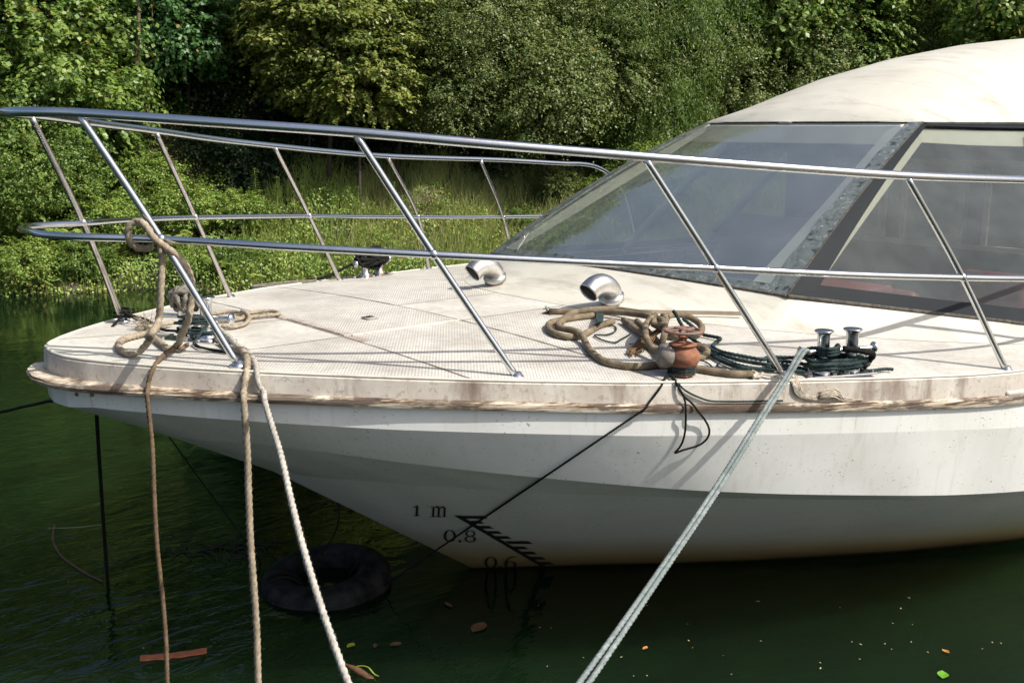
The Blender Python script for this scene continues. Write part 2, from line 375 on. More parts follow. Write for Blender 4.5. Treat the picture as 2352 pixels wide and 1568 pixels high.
def from_table(X0, pts, zf):
    xs_, ys_ = zip(*pts); G = X0+(XEND+1-X0)*np.linspace(0, 1, 900)**1.7
    def sm(V):
        for _ in range(260):
            V = V.copy(); V[1:-1] = V[1:-1]*.5+(V[:-2]+V[2:])*.25
        return V
    Y_ = sm(np.interp(G, xs_, ys_)); Z_ = sm(np.array([zf(x) for x in G]))
    return [(xs(X0, t), float(np.interp(xs(X0, t), G, Y_)), float(np.interp(xs(X0, t), G, Z_))) for t in TS]
E0 = curve_off(0, 0); E0b = curve_off(.012, -.012); E1 = curve_off(.016, -.100); E2 = curve_off(.100, -.108); E2b = curve_off(.108, -.122); E3 = curve_off(.098, -.142); E4 = curve_off(.018, -.144)
# crease, chine and water line measured off the photograph
K1z = ([.95, 1.03, 1.2, 1.54, 1.84, 2.12, 2.63, 3.45, 4.6, 5.43, 7, 13.6], [1.690, 1.708, 1.698, 1.67, 1.645, 1.622, 1.588, 1.525, 1.436, 1.365, 1.26, 1.1])
K1 = [(p[0], p[1], float(np.interp(p[0], *K1z))) for p in curve_off(.006, -.25)]
def _solve(p, f):
    """where a sight line meets the upright surface whose half breadth is f(X)"""
    ts = np.linspace(3, 16, 5000); P = CAM+np.outer(ts, ray(*p)); g_ = -P[:, 1]-np.interp(P[:, 0], *f)
    k = np.where((g_[:-1] > 0) & (g_[1:] <= 0))[0]; return P[k[0]]
K2p = [(1.40, 0), (1.5, .40), (1.72, .72), (2.1, 1.10), (2.6, 1.51), (3.2, 1.93), (4.0, 2.34), (5.0, 2.74), (6.3, 3.04), (14, 3.25)]
K3p = [(2.15, 0), (2.28, .50), (2.5, .98), (2.9, 1.42), (3.5, 1.90), (4.2, 2.30), (5.1, 2.70), (6.3, 2.98), (14, 3.2)]
def line_z(tab, px, start, tail):
    f = tuple(zip(*tab)); Q = sorted([tuple(_solve(p, f)) for p in px]); Q = [q for q in Q if q[0] > start[0]+.05]
    X = [start[0]]+[q[0] for q in Q]; Z = [start[1]]+[q[2] for q in Q]
    for x, z_ in tail: X.append(x); Z.append(z_)
    k = np.polyfit(X[1:], Z[1:], 4)
    return lambda x: float(np.interp(x, X, Z))
K2 = from_table(1.40, K2p, line_z(K2p, [(580, 1016), (787, 1043), (974, 1068), (1194, 1092), (1430, 1114), (1606, 1127), (1990, 1137), (2352, 1128)], (1.40, 1.46), [(9, .62), (13.6, .5)]))
K3 = from_table(2.15, K3p, line_z(K3p, [(829, 1101), (974, 1114), (1194, 1131), (1430, 1138), (1700, 1143), (2000, 1146), (2352, 1137)], (2.15, 1.05), [(9, .55), (13.6, .42)]))
Wp = [(3.66, 0), (4.4, .55), (5.24, 1.17), (6.2, 1.78), (7.19, 2.3), (9, 2.75), (14, 2.9)]
WL = from_table(3.66, Wp, lambda X: 0.0); BOT = from_table(5.2, [(5.2, 0), (14, 0)], lambda X: -.75)
def mid(A, B, f=.5, out=(0, 0, 0)): return [tuple(a[k]*(1-f)+b[k]*f+out[k]*math.sin(math.pi*min(1, i/25)/2) for k in range(3)) for i, (a, b) in enumerate(zip(A, B))]
M34 = mid(K3, WL, .5, (0, .05, -.02)); MW = mid(WL, BOT, .5)
def two_sides(mb, rows, mi=0):
    for s_ in (-1, 1): mb.grid([[(p[0], s_*p[1], p[2]) for p in r_] for r_ in rows], flip=s_ > 0)
boat = empty('motor_boat', (5.2, 0, 0), 'large weathered white motor boat with steel bow railing and raked cabin glass', 'boat')
hb = MB(); two_sides(hb, [E4, K1]); two_sides(hb, [K1, K2]); two_sides(hb, [K2, K3]); two_sides(hb, [K3, M34, WL]); two_sides(hb, [WL, MW, BOT])
# transom
tr_ = [c[-1] for c in (E4, K1, K2, K3, M34, WL, MW, BOT)]
hb.add([(p[0], -p[1], p[2]) for p in tr_]+[(p[0], p[1], p[2]) for p in tr_[::-1]], [tuple(range(16))])
hull = hb.build('hull', HULL, boat, angle=12)
bb = MB(); two_sides(bb, [E0, E0b, E1]); bulwark = bb.build('deck_edge_moulding', BULW, boat, angle=30)
rb = MB(); two_sides(rb, [E1, E2, E2b, E3, E4]); rub = rb.build('rub_rail', [RUB], boat, angle=30)
# ledge top of the strake is bare gelcoat, its outer lip is rotten wood
rub.data.materials.append(m_plain('strake_ledge', (.58, .54, .46), .7, .35, 4, c2=(.38, .31, .25)))
for p in rub.data.polygons:
    if p.normal.z > .8: p.material_index = 1
dkb = MB(); rows = []
for i, t in enumerate(TS):
    X, b_, z_ = E0[i]; rows.append([(X, b_*k/14, dz(max(X, .94), b_*k/14) if abs(k) < 14 else ez(X)) for k in range(-14, 15)])
dkb.grid(rows, flip=True)
def _in(f):
    c = np.mean([dkb.v[i] for i in f], axis=0); return c[0] > 5.15 and abs(c[1]) < np.interp(c[0], [5.15, 6.4, 8.6, 13.6], [1.45, 2.35, 2.65, 2.7]) and c[0] < 12.2
dkb.f = [f for f in dkb.f if not _in(f)]; dkb.u = [0]*len(dkb.f)
deck = dkb.build('deck', DECK, boat)

bd = MB()
for s_ in (-1, 1): sweep(bd, [(p[0], s_*p[1], p[2]+.001) for p in curve_off(.002, 0)], .008, 8, raw=True)
bd.build('edge_bead', ROOF, boat)
# coaming, glass, roof
NW = 31
def glass_base(Y): return np.array([4.85+.1*Y*Y, Y, 2.06-.025*Y*Y])
def glass_top(Y): return np.array([7.12+.235*Y*Y, Y, 3.118])
def windscreen(u, v, bulge=.07):
    """u -1..1 across, v 0..1 from foot to head"""
    a = glass_base(u*1.53); b_ = glass_top(u*1.10)
    return a*(1-v)+b_*v+np.array([-.43, .25*u*abs(u), .86])*bulge*4*v*(1-v)
SB = [(5.084, -1.53, 2.0015), (6.38, -2.48, 1.80), (8.6, -2.78, 1.70), (12.2, -2.85, 1.62)]; ST = [(7.404, -1.10, 3.118), (8.5, -1.40, 3.110), (10, -1.62, 3.10), (12.6, -1.75, 3.09)]
def lin(P, t):
    P = np.array(P, float); k = min(int(t*(len(P)-1)), len(P)-2); f = t*(len(P)-1)-k; return P[k]*(1-f)+P[k+1]*f
def side_glass(t, v, s_=-1, inset=0):
    a = lin(SB, t); b_ = lin(ST, t); p = a*(1-v)+b_*v; p = p+np.array([0, -1, .5])*.035*4*v*(1-v)
    e = windscreen(-1, v)-(lin(SB, 0)*(1-v)+lin(ST, 0)*v+np.array([0, -1, .5])*.035*4*v*(1-v)); p = p+e*max(0, 1-t*5)
    p = p+np.array([.1, 1, -.55])*inset
    return p*np.array([1, -s_, 1])
FOOT = [(4.17, 0), (4.19, .35), (4.27, .72), (4.47, 1.10), (4.75, 1.47), (5.06, 1.80), (5.7, 2.36), (6.5, 2.78), (8.6, 3.02), (12.4, 3.05)]
foot = spline([(x, y, 0) for x, y in FOOT], .06)
top_line = spline([tuple(glass_base(y)) for y in np.linspace(0, 1.53, 9)], .05).tolist()
top_line += [list(np.array(lin(SB, t))*np.array([1, -1, 1])) for t in np.linspace(.02, 1, 60)]
top_line = np.array(top_line)
def along(P, f):
    s_ = np.r_[0, np.cumsum(np.linalg.norm(np.diff(P, axis=0), axis=1))]; s_ /= s_[-1]
    return np.array([np.interp(f, s_, P[:, j]) for j in range(3)])
cb = MB(); rows = []
nn = 120
for v in [0, .08, .18, .3, .45, .6, .75, .9, 1.0]:
    r_ = []
    for k in range(nn+1):
        f = k/nn; a = along(foot, f).copy(); a[2] = dz(a[0], a[1])+.002; b_ = along(top_line, f)
        p = a*(1-v)+b_*v; p[2] = a[2]+(b_[2]-a[2])*(v**1.45)
        r_.append(p)
    rows.append(r_)
two_sides(cb, rows); coaming = cb.build('cabin_coaming', ROOF, boat)
# windscreen pane
gb = MB(); gb.grid([[windscreen(u, v) for u in np.linspace(-.985, .985, 49)] for v in np.linspace(.01, .99, 17)]); glass = gb.build('windscreen', GLASS, boat)
def band(mb, f0, f1, nrm, th=.012, n=40, par=None):
    """raised strip between two curves f0(t), f1(t)"""
    A = [f0(t) for t in np.linspace(0, 1, n)]; B = [f1(t) for t in np.linspace(0, 1, n)]; nv = np.array(nrm)*th
    mb.grid([[a, a+nv, b_+nv, b_, a] for a, b_ in zip(A, B)])
fr = MB()
NV = (-.35, -.45, .8)
for s_ in (-1, 1):
    sg = np.array([1, -s_, 1]); nv = np.array(NV)*np.array([1, -s_, 1])
    # black band along the side pane: front edge, foot and head
    def edge_b(t0, t1, v0, v1, s_=s_): return lambda k: side_glass(t0+(t1-t0)*k, v0+(v1-v0)*k, s_)
    band(fr, edge_b(0.0, 0.0, 0, 1), edge_b(.034, .020, 0.03, .985), nv*.9, .010)
    band(fr, edge_b(0.0, 1, 0, 0), edge_b(.03, 1, .055, .055), nv*.9, .009, 60)
    band(fr, edge_b(0.0, 1, 1, 1), edge_b(.01, 1, .965, .965), nv*.9, .009, 60)
fr.build('window_border', BLACKBAND, boat, angle=50)
pl = MB()
for s_ in (-1, 1):
    nv = np.array((-.43, -.1*s_, .86))
    band(pl, lambda k: windscreen(s_*.998, k), lambda k: windscreen(s_*(.905+.015*k+.004*math.sin(k*31)), k), nv, .008, 60)
band(pl, lambda k: windscreen(-.99+1.98*k, 0.0), lambda k: windscreen(-.97+1.94*k, .032+.003*math.sin(k*40)), (-.4, 0, .86), .008, 70)
pl.build('peeling_film_strip', PEEL, boat, angle=50)
sgm = MB()
for s_ in (-1, 1): sgm.grid([[side_glass(t, v, s_, .022) for t in np.linspace(.004, .998, 70)] for v in np.linspace(.01, .99, 9)])
sgm.build('side_window', GLASS, boat)
gk = MB()
sweep(gk, [windscreen(-1+k/12, 0) for k in range(25)], .013, 6)
sweep(gk, [windscreen(-1+k/12, 1) for k in range(25)], .012, 6)
for s_ in (-1, 1):
    sweep(gk, [side_glass(t, 0, s_) for t in np.linspace(0, 1, 40)], .017, 6); sweep(gk, [side_glass(t, 1, s_) for t in np.linspace(0, 1, 40)], .012, 6)
    sweep(gk, [windscreen(s_, v) for v in np.linspace(0, 1, 12)], .010, 6)
gk.build('window_gasket', GASKET, boat)
# cream inner frame
il = MB()
for s_ in (-1, 1):
    for ins0, ins1 in ((.05, .10),):
        A = lambda k, a=0: side_glass(.035-.013*k, .06+.90*k, s_, .03); B = lambda k: side_glass(.038+.020*k, .06+.885*k, s_, .05+.03*k)
        band(il, A, B, (0, 0, .01), .5, 30)
        band(il, lambda k: side_glass(.022+.97*k, .96, s_, .03), lambda k: side_glass(.045+.95*k, .885, s_, .08), (0, 0, .01), .5, 60)
    band(il, lambda k: windscreen(s_*.90, k*.98, .04), lambda k: windscreen(s_*.82, k*.97, -.02), (0, 0, .01), .5, 30)
    band(il, lambda k: windscreen(-.9+1.8*k, .97, .04), lambda k: windscreen(-.9+1.8*k, .86, -.05), (0, 0, .01), .5, 30)
il.build('cream_window_liner', CREAM, boat, smooth=False)
ZC = ([7.12, 7.3, 7.5, 8, 8.5, 9.4, 10.5, 11.4, 12.6], [3.128, 3.235, 3.31, 3.475, 3.61, 3.79, 3.95, 4.04, 4.10])
def roof_w(X):
    if X < 7.404: return math.sqrt(max(0, (X-7.12)/.235))
    P = np.array(ST); return float(np.interp(X, P[:, 0], -P[:, 1]))
rf = MB(); rows = []; rows2 = []
for k in range(70):
    X = 7.09+(12.6-7.09)*(k/69)**1.7
    wv = roof_w(max(X, 7.121))+.035*min(1, (X-7.085)/.2); zc = float(np.interp(X, *ZC)); r_ = []; r2 = []
    for j in range(-20, 21):
        s_ = j/20; s2 = math.sin(s_*math.pi/2); z_ = 3.122+(zc-3.122)*(1-abs(s2)**2.3)
        r_.append((X+(0 if k else 0), s2*wv, z_)); r2.append((X+.03, s2*(wv-.03), z_-.045))
    rows.append(r_); rows2.append(r2)
rf.grid(rows, flip=True); rf.grid(rows2)
for e in (0, -1): rf.grid([[r_[e] for r_ in rows], [r_[e] for r_ in rows2]])
rf.grid([rows[0], rows2[0]]); rf.grid([rows[-1], rows2[-1]])
rf.build('roof', ROOF, boat, angle=40)
# aft cabin wall closes the cabin
ab = MB(); ab.add([(12.3, -2.85, 1.5), (12.3, 2.85, 1.5), (12.6, 1.75, 3.09), (12.6, 0, 4.05), (12.6, -1.75, 3.09)], [(0, 1, 2, 3, 4)]); ab.build('aft_bulkhead', ROOF, boat, smooth=False)
# cabin inside
cf = MB(); cf.box((8.8, 0, 1.2), (7.0, 3.6, .04)); cf.build('cabin_floor', DARKINT, boat, smooth=False)
dsh = MB(); dsh.grid([[(4.95+.1*y*y, y*1.0, 2.03-.03*y*y) for y in np.linspace(-1.4, 1.4, 9)], [(5.7, y, 1.97) for y in np.linspace(-1.75, 1.75, 9)], [(5.75, y, 1.3) for y in np.linspace(-1.75, 1.75, 9)]]); dsh.build('dashboard', INT, boat, smooth=False)
for (x, y, ang) in ((6.35, -1.25, 0), (6.5, .3, 0), (7.9, -1.4, 0), (7.9, .9, 0)):
    st = MB(); st.box((x, y, 1.38), (.6, .62, .14)); sb = st.build('seat', REDSEAT, boat, bevel=.04)
    st = MB(); st.box((x+.34, y, 1.62), (.14, .58, .50), Matrix.Rotation(R(12), 3, 'Y')); o = st.build('backrest', REDSEAT, sb, bevel=.05); o.matrix_parent_inverse = Matrix.Identity(4)
    st = MB(); st.box((x, y, 1.26), (.16, .16, .12)); o = st.build('pedestal', DARKINT, sb); o.matrix_parent_inverse = Matrix.Identity(4)
cu = MB(); cu.box((6.05, -1.15, 1.92), (.6, .8, .07)); cu.build('dashboard_cushion', REDSEAT, boat, bevel=.02)
pn = MB()
for y0, y1, z0, z1 in ((-1.5, -1.35, 1.2, 3.0), (-.75, -.60, 1.2, 3.4), (.1, .25, 1.2, 3.4), (.85, 1.5, 1.2, 3.0), (-1.35, .85, 1.2, 1.95), (-1.3, .85, 2.75, 3.3), (-2.3, -1.5, 1.2, 1.9), (1.5, 2.3, 1.2, 1.9)):
    pn.box((9.3, (y0+y1)/2, (z0+z1)/2), (.05, y1-y0, z1-z0))
pn.build('cabin_partition', INT, boat, smooth=False)
wf = MB()
for y in (-1.30, -.80, -.55, .05, .30, .80):
    wf.box((9.24, y, 2.35), (.04, .05, .85))
for z_ in (1.95, 2.75): wf.box((9.22, -.25, z_), (.04, 2.2, .05))
wf.build('partition_frame', CREAM, boat, smooth=False)
hc = MB(); hc.box((6.7, -.25, 1.75), (.5, .8, 1.0)); hc.box((6.55, -.25, 2.27), (.35, .85, .06), Matrix.Rotation(R(-25), 3, 'Y')); hc.build('helm_console', DARKINT, boat, bevel=.03)
sw = MB(); cM = Matrix.Rotation(R(-50), 3, 'Y'); sweep(sw, [tuple(Vector((6.98, -.25, 2.22))+cM@Vector((.19*math.cos(a), .19*math.sin(a), 0))) for a in np.linspace(0, 2*math.pi, 25)], .014, 7, raw=True)
for a in (0, 2.1, 4.2): sweep(sw, [(6.98, -.25, 2.22), tuple(Vector((6.98, -.25, 2.22))+cM@Vector((.19*math.cos(a), .19*math.sin(a), 0)))], .009, 6)
sw.build('steering_wheel', DARKINT, boat)
for s_ in (-1, 1):
    for x in (7.9, 9.3, 10.8):
        a = np.array([x, s_*2.66, 1.72]); b_ = np.array([x+.6, s_*1.55, 3.1]); pp = MB(); sweep(pp, [a, b_], .05, 8); pp.build('window_pillar', CREAM, boat)

# surfaces a rope or mark can lie on
_v = []; _f = []
for o in (hull, bulwark, rub, deck, coaming):
    k = len(_v); _v += [tuple(p.co) for p in o.data.vertices]; _f += [tuple(i+k for i in q.vertices) for q in o.data.polygons]
BVH = BVHTree.FromPolygons(_v, _f)
def surf(px, py, off=0.0):
    d = Vector(ray(px, py)).normalized(); h, n_, i_, ds = BVH.ray_cast(Vector(CAM), d)
    if h is None: return at_z(px, py, 1.8)
    if n_.dot(d) > 0: n_ = -n_
    return np.array(h+n_*off)
def dk(px, py, h=0.0):
    """point on the sight line at height h over the deck"""
    z_ = 1.85
    for _ in range(12):
        p = at_z(px, py, z_+h); b_ = bw(max(.88, min(13, p[0]))); z_ = .5*z_+.5*(dz(max(.88, min(13, p[0])), min(abs(p[1]), b_)))
    return at_z(px, py, z_+h)

# hatch, ribs and small fittings
ht = MB(); rows = []
for x in np.linspace(2.465, 3.28, 8): rows.append([(x, y, dz(x, y)+.006) for y in np.linspace(-.345, .345, 8)])
ht.grid(rows, flip=True)
edge = [(2.465, -.345), (3.28, -.345), (3.28, .345), (2.465, .345)]
for i in range(4):
    a, b_ = edge[i], edge[(i+1) % 4]; ht.add([(a[0], a[1], dz(*a)+.006), (b_[0], b_[1], dz(*b_)+.006), (b_[0], b_[1], dz(*b_)-.01), (a[0], a[1], dz(*a)-.01)], [(0, 1, 2, 3)])
hatch = ht.build('hatch', DECK, boat, smooth=False)
hb2 = MB(); sweep(hb2, [(x, -.375, dz(x, .375)+.004) for x in np.linspace(2.5, 3.28, 6)], .007, 8); hb2.build('drip_bead', BULW, boat)
lt = MB(); p = dk(849, 730, .012); lt.box(p, (.075, .075, .012), Matrix.Rotation(R(0), 3, 'Z')); l_ = lt.build('latch', m_plain('latch_grey', (.35, .32, .28), .5), hatch); l_.matrix_parent_inverse = Matrix.Identity(4)
l2 = MB(); l2.box(p+np.array([0, 0, .008]), (.035, .04, .006)); l_ = l2.build('latch_button', DARKINT, l_); l_.matrix_parent_inverse = Matrix.Identity(4)
# screw heads on the bow
for px, py in ((177, 905), (212, 906)):
    q = surf(px, py, .0); d = -ray(px, py); nb = MB(); M_ = Vector((-.5, -.8, .1)).to_track_quat('Z', 'Y').to_matrix()
    nb.lathe([(.011, -.004), (.011, .004), (.006, .008)], q, 12, M_); nb.build('screw_head', RUSTGREY, boat)

# railing
railing_top = [(3.253, -1.935, 2.94)]
TOPN = [(.815, 0, 3.150), (.835, .15, 3.152), (.91, .27, 3.150), (1.051, .377, 3.145), (1.5, .79, 3.105), (2.04, 1.209, 3.057), (2.63, 1.605, 2.995), (3.253, 1.935, 2.938), (3.95, 2.25, 2.878), (4.68, 2.53, 2.824), (5.49, 2.72, 2.785), (6.3, 2.83, 2.75), (7.2, 2.88, 2.695)]
MIDN = [(.885, 0, 2.575), (.90, .18, 2.572), (1.0, .35, 2.567), (1.336, .563, 2.549), (1.8, 1.0, 2.515), (2.355, 1.396, 2.472), (3.0, 1.78, 2.42), (3.633, 2.104, 2.368), (4.35, 2.42, 2.305), (5.113, 2.676, 2.246), (5.9, 2.86, 2.19), (7.3, 2.98, 2.12)]
tb = MB()
path = [(x, -y, z_) for x, y, z_ in TOPN[::-1]]+TOPN[1:]
path = [(9.6, -3.1, 2.62), (8.4, -3.0, 2.66)]+path+[(7.45, 2.90, 2.685), (7.68, 2.92, 2.655), (7.95, 2.95, 2.56), (8.25, 3.0, 2.35), (8.6, 3.08, 1.66)]
sweep(tb, path, .0235, 16, step=.04); tb.build('top_rail', STEEL, boat)
tb = MB(); path = [(9.6, -3.2, 2.05)]+[(x, -y, z_) for x, y, z_ in MIDN[::-1]]+MIDN[1:]+[(7.66, 3.02, 2.10)]
sweep(tb, path, .0185, 14, step=.04); tb.build('middle_rail', STEEL, boat)
SBASE = [(1.594, .786, 1.922), (2.693, 1.628, 1.846), (4.011, 2.289, 1.775), (5.36, 2.86, 1.70), (6.6, 3.05, 1.66)]; STOP = [(1.051, .377, 3.147), (2.04, 1.209, 3.059), (3.253, 1.935, 2.94), (4.68, 2.53, 2.826), (5.95, 2.78, 2.765)]
SMID = [(1.336, .563, 2.551), (2.355, 1.396, 2.474), (3.633, 2.104, 2.369), (5.113, 2.676, 2.247), (6.35, 2.90, 2.16)]
for s_ in (-1, 1):
    for a, m_, b_ in zip(SBASE, SMID, STOP):
        sg = np.array([1, s_, 1]); a, m_, b_ = np.array(a)*sg, np.array(m_)*sg, np.array(b_)*sg
        mb = MB(); sweep(mb, [a, m_, b_-(b_-m_)*.015], .0178, 14, step=.05)
        st = mb.build('stanchion', STEEL if s_ < 0 else STEEL_FAR, boat)
        fl = MB(); fl.lathe([(.045, -.008), (.045, .006), (.03, .012), (.022, .03)], a, 20); f_ = fl.build('foot_flange', STEEL, st); f_.matrix_parent_inverse = Matrix.Identity(4)
        jm = MB(); jm.lathe([(.0, -.028), (.018, -.022), (.026, 0), (.018, .022), (0, .028)], m_, 12, Vector(b_-a).to_track_quat('Z', 'Y').to_matrix()); f_ = jm.build('weld_joint', STEEL, st); f_.matrix_parent_inverse = Matrix.Identity(4)

# cowl ventilators
def vent(base, s_=1, k=1.0):
    n_ = Vector((-.35, -.1, .93)).normalized()
    root = MB(); root.lathe([(.095*k, -.03), (.098*k, .008), (.06*k, .014)], base, 28, n_.to_track_quat('Z', 'Y').to_matrix()); fl = root.build('ventilator', STEEL_V, boat)
    c = np.array(base); fwd = np.array([-1.0, .05, 0.0]); fwd /= np.linalg.norm(fwd)
    pts = [c+np.array([.02, 0, -.01]), c+np.array([.01, 0, .035]), c+np.array([.0, 0, .07])+fwd*.03, c+np.array([0, 0, .092])+fwd*.09, c+np.array([0, 0, .082])+fwd*.155, c+np.array([0, 0, .045])+fwd*.21]
    m_ = MB(); C, _ = sweep(m_, pts, [.066*k, .072*k, .080*k, .082*k, .080*k, .080*k], 28, step=.012)
    m_.f = m_.f[:-1]; m_.u = m_.u[:-1]
    o = m_.build('cowl', STEEL_V, fl); o.matrix_parent_inverse = Matrix.Identity(4)
    sf = o.modifiers.new('s', 'SOLIDIFY'); sf.thickness = .004; sf.offset = -1
    m_ = MB(); C2 = C[-6:-2]; d = C[-1]-C[-3]; m_.lathe([(.0, 0), (.07*k, 0)], C[-7], 24, Vector(d).to_track_quat('Z', 'Y').to_matrix(), caps=False); o = m_.build('cowl_disc', DARKINT, fl); o.matrix_parent_inverse = Matrix.Identity(4)  # flat dark disc set inside the cowl mouth
vent((4.38, -.623, 1.96), k=.9); vent((4.38, .623, 1.96), k=.9)

# bollards
def bollard(c, ax, far=False, h=.245, sp=.195, name='mooring_bollard'):
    """double post bollard with a cross pin; ax = unit direction along its plate"""
    ax = np.array([ax[0], ax[1], 0.]); ax /= np.linalg.norm(ax); c = np.array(c)
    mat = STEEL_FAR if far else STEEL; ang = math.atan2(ax[1], ax[0])
    m_ = MB(); m_.box(c+np.array([0, 0, .005]), (.44, .13, .012), Matrix.Rotation(ang, 3, 'Z')); pl_ = m_.build(name, mat, boat, smooth=False, bevel=.004)
    for s_ in (-.5, .5):
        p = c+ax*sp*s_; m_ = MB(); m_.lathe([(.052, .01), (.050, .03), (.036, .045), (.033, .09), (.033, h-.03), (.037, h-.015), (.050, h-.004), (.052, h), (.048, h+.004), (.0, h+.004)], p, 24); o = m_.build('post', mat, pl_); o.matrix_parent_inverse = Matrix.Identity(4)
    m_ = MB(); a, b_ = c-ax*.225+np.array([0, 0, h*.55]), c+ax*.225+np.array([0, 0, h*.55]); sweep(m_, [a, b_], .0135, 12)
    for q, d in ((a, -ax), (b_, ax)): m_.lathe([(.016, -.012), (.030, -.004), (.034, .004), (.02, .014), (0, .016)], q, 16, Vector(d).to_track_quat('Z', 'Y').to_matrix())
    o = m_.build('cross_pin', mat, pl_); o.matrix_parent_inverse = Matrix.Identity(4)
    for s_ in (-.19, -.04, .04, .19):
        for q_ in (-1, 1):
            p = c+ax*s_+np.array([-ax[1], ax[0], 0])*.045*q_; m_ = MB(); m_.lathe([(.014, .008), (.014, .022), (.006, .024)], p, 6); o = m_.build('bolt', STEEL_FAR, pl_, smooth=False); o.matrix_parent_inverse = Matrix.Identity(4)
    return c, ax
BN1, BN2 = dk(1887, 860), dk(1952, 859); BNC = (BN1+BN2)/2; BNA = BN2-BN1
bollard(BNC, BNA, sp=float(np.linalg.norm(BNA)))
BFC = np.array([4.39, 2.37, dz(4.39, 2.37)]); bollard(BFC, (.95, .30), True)
BBC = dk(452, 783); BBA = np.array([.55, -.83]); bollard(BBC, BBA, False, .25, .14)
bch = MB(); sweep(bch, [surf(2310, 905, -.01), surf(2352, 900, -.01), surf(2352, 900, -.01)+np.array([.2, -.03, 0])], .022, 10); bch.build('fender_pad', ROOF, boat)

# draft marks, built as thin painted plates on the plating
def dm(cx, cy): return surf((960+cx*.2296)*.91875, (1200+cy*.2296)*.91875, .004)
mk = MB()
def poly(pts):
    mk.add([dm(*p) for p in pts], [tuple(range(len(pts)))])
bar = [(765, 378), (850, 385), (1775, 945), (1728, 942)]
mk.grid([[dm(765+(1728-765)*t, 378+(942-378)*t), dm(840+(1785-840)*t, 380+(942-380)*t)] for t in np.linspace(0, 1, 20)])
for (x0, x1, y, h) in ((790, 1090, 383, 27), (905, 1050, 437, 27), (1000, 1150, 492, 27), (1095, 1245, 548, 27), (1190, 1345, 602, 27), (1320, 1575, 658, 27), (1380, 1530, 716, 27), (1475, 1625, 772, 27), (1570, 1720, 828, 27), (1665, 1805, 884, 26)):
    mk.grid([[dm(x0+(x1-x0)*t, y), dm(x0+45+(x1-x0)*t, y+h)] for t in np.linspace(0, 1, 8)])
def stroke(pts, wd, n=28, closed=False):
    P = spline([(x, y, 0) for x, y in pts], 1e9 if len(pts) == 2 else 6, closed)
    if len(pts) == 2: P = np.array([[pts[0][0]+(pts[1][0]-pts[0][0])*t, pts[0][1]+(pts[1][1]-pts[0][1])*t, 0] for t in np.linspace(0, 1, 8)])
    T = np.gradient(P, axis=0); T /= np.linalg.norm(T, axis=1)[:, None]+1e-9
    W = np.interp(np.linspace(0, 1, len(P)), np.linspace(0, 1, len(wd)), wd)/2
    mk.grid([[dm(p[0]-t_[1]*w_, p[1]+t_[0]*w_), dm(p[0]+t_[1]*w_, p[1]-t_[0]*w_)] for p, t_, w_ in zip(P, T, W)])
def oval(cx, cy, a, b_, thick, thin):
    n = 40; mk.grid([[dm(cx+a*math.cos(k*2*math.pi/n), cy+b_*math.sin(k*2*math.pi/n)), dm(cx+(a-thick)*math.cos(k*2*math.pi/n), cy+(b_-thin)*math.sin(k*2*math.pi/n))] for k in range(n+1)])
def dot(cx, cy, r_): mk.add([dm(cx+r_*math.cos(k*.5236), cy+r_*.8*math.sin(k*.5236)) for k in range(12)], [tuple(range(12))])
oval(718, 600, 68, 64, 27, 6); dot(828, 657, 17); oval(942, 573, 55, 33, 21, 6); oval(940, 634, 62, 34, 23, 6)
oval(1165, 890, 68, 63, 27, 6); dot(1268, 946, 17); oval(1378, 915, 64, 40, 26, 6); stroke([(1318, 915), (1335, 870), (1375, 836), (1440, 826)], [26, 16, 8, 6])
stroke([(362, 275), (358, 378)], [24, 24]); stroke([(322, 380), (392, 381)], [5, 5]); stroke([(318, 290), (375, 272)], [4, 14])
for x, y0 in ((540, 292), (600, 295), (662, 298)): stroke([(x, y0), (x-4, 392)], [22, 22]); stroke([(x-40, 391), (x+24, 392)], [5, 5])
stroke([(545, 300), (570, 283), (592, 285), (603, 310)], [4, 12, 18, 20]); stroke([(606, 302), (632, 286), (654, 288), (665, 312)], [4, 12, 18, 20]); stroke([(508, 286), (545, 288)], [5, 8])
mk.build('draft_marks', INK, boat, smooth=False)

# ---------------------------------------------------------------- ropes
def rope(name, pts, rad, mat, label, cat='rope', group=None, pitch=None, lobes=3, fz=0, step=None, depth=.40, extra=None, sides=None, jit=0):
    m_ = MB(); pitch = pitch or rad*6.2
    C, _ = sweep(m_, pts, rad, sides or (15 if rad > .009 else 10), lobes, pitch, depth, step or pitch/8, jit=jit)
    if fz: fuzz(m_, C, rad, fz)
    if extra: extra(m_)
    base = [float(C[:, 0].mean()), float(C[:, 1].mean()), float(C[:, 2].min())]
    o = m_.build(name, mat, base=base); tag(o, label, cat, group); return o
def c6(cx, cy): return 257.25+.16406*cx, 661.5+.16406*cy
def D6(cx, cy, h): return dk(*c6(cx, cy), h)
zr = .0190
def ball(c, rx, ry, rz, n, yaw=0):
    """a rope wound over and over itself in a rough lump"""
    out = []; ax_ = np.array([0, 0, 1.0]); u_ = np.array([1., 0, 0]); cy_, sy_ = math.cos(yaw), math.sin(yaw)
    for k in range(n*9):
        if k % 9 == 0: tgt = rng.normal(size=3)*np.array([.5, .5, 1.0]); tgt /= np.linalg.norm(tgt)
        ax_ = ax_+(tgt-ax_)*.16; ax_ /= np.linalg.norm(ax_)
        u_ = u_-ax_*(u_@ax_); u_ /= np.linalg.norm(u_); w_ = np.cross(ax_, u_); u_ = u_*math.cos(.7)+w_*math.sin(.7); r_ = rng.uniform(.82, 1.1)
        p = u_*np.array([rx, ry, rz])*r_; out.append(np.array(c)+np.array([p[0]*cy_-p[1]*sy_, p[0]*sy_+p[1]*cy_, p[2]]))
    return out
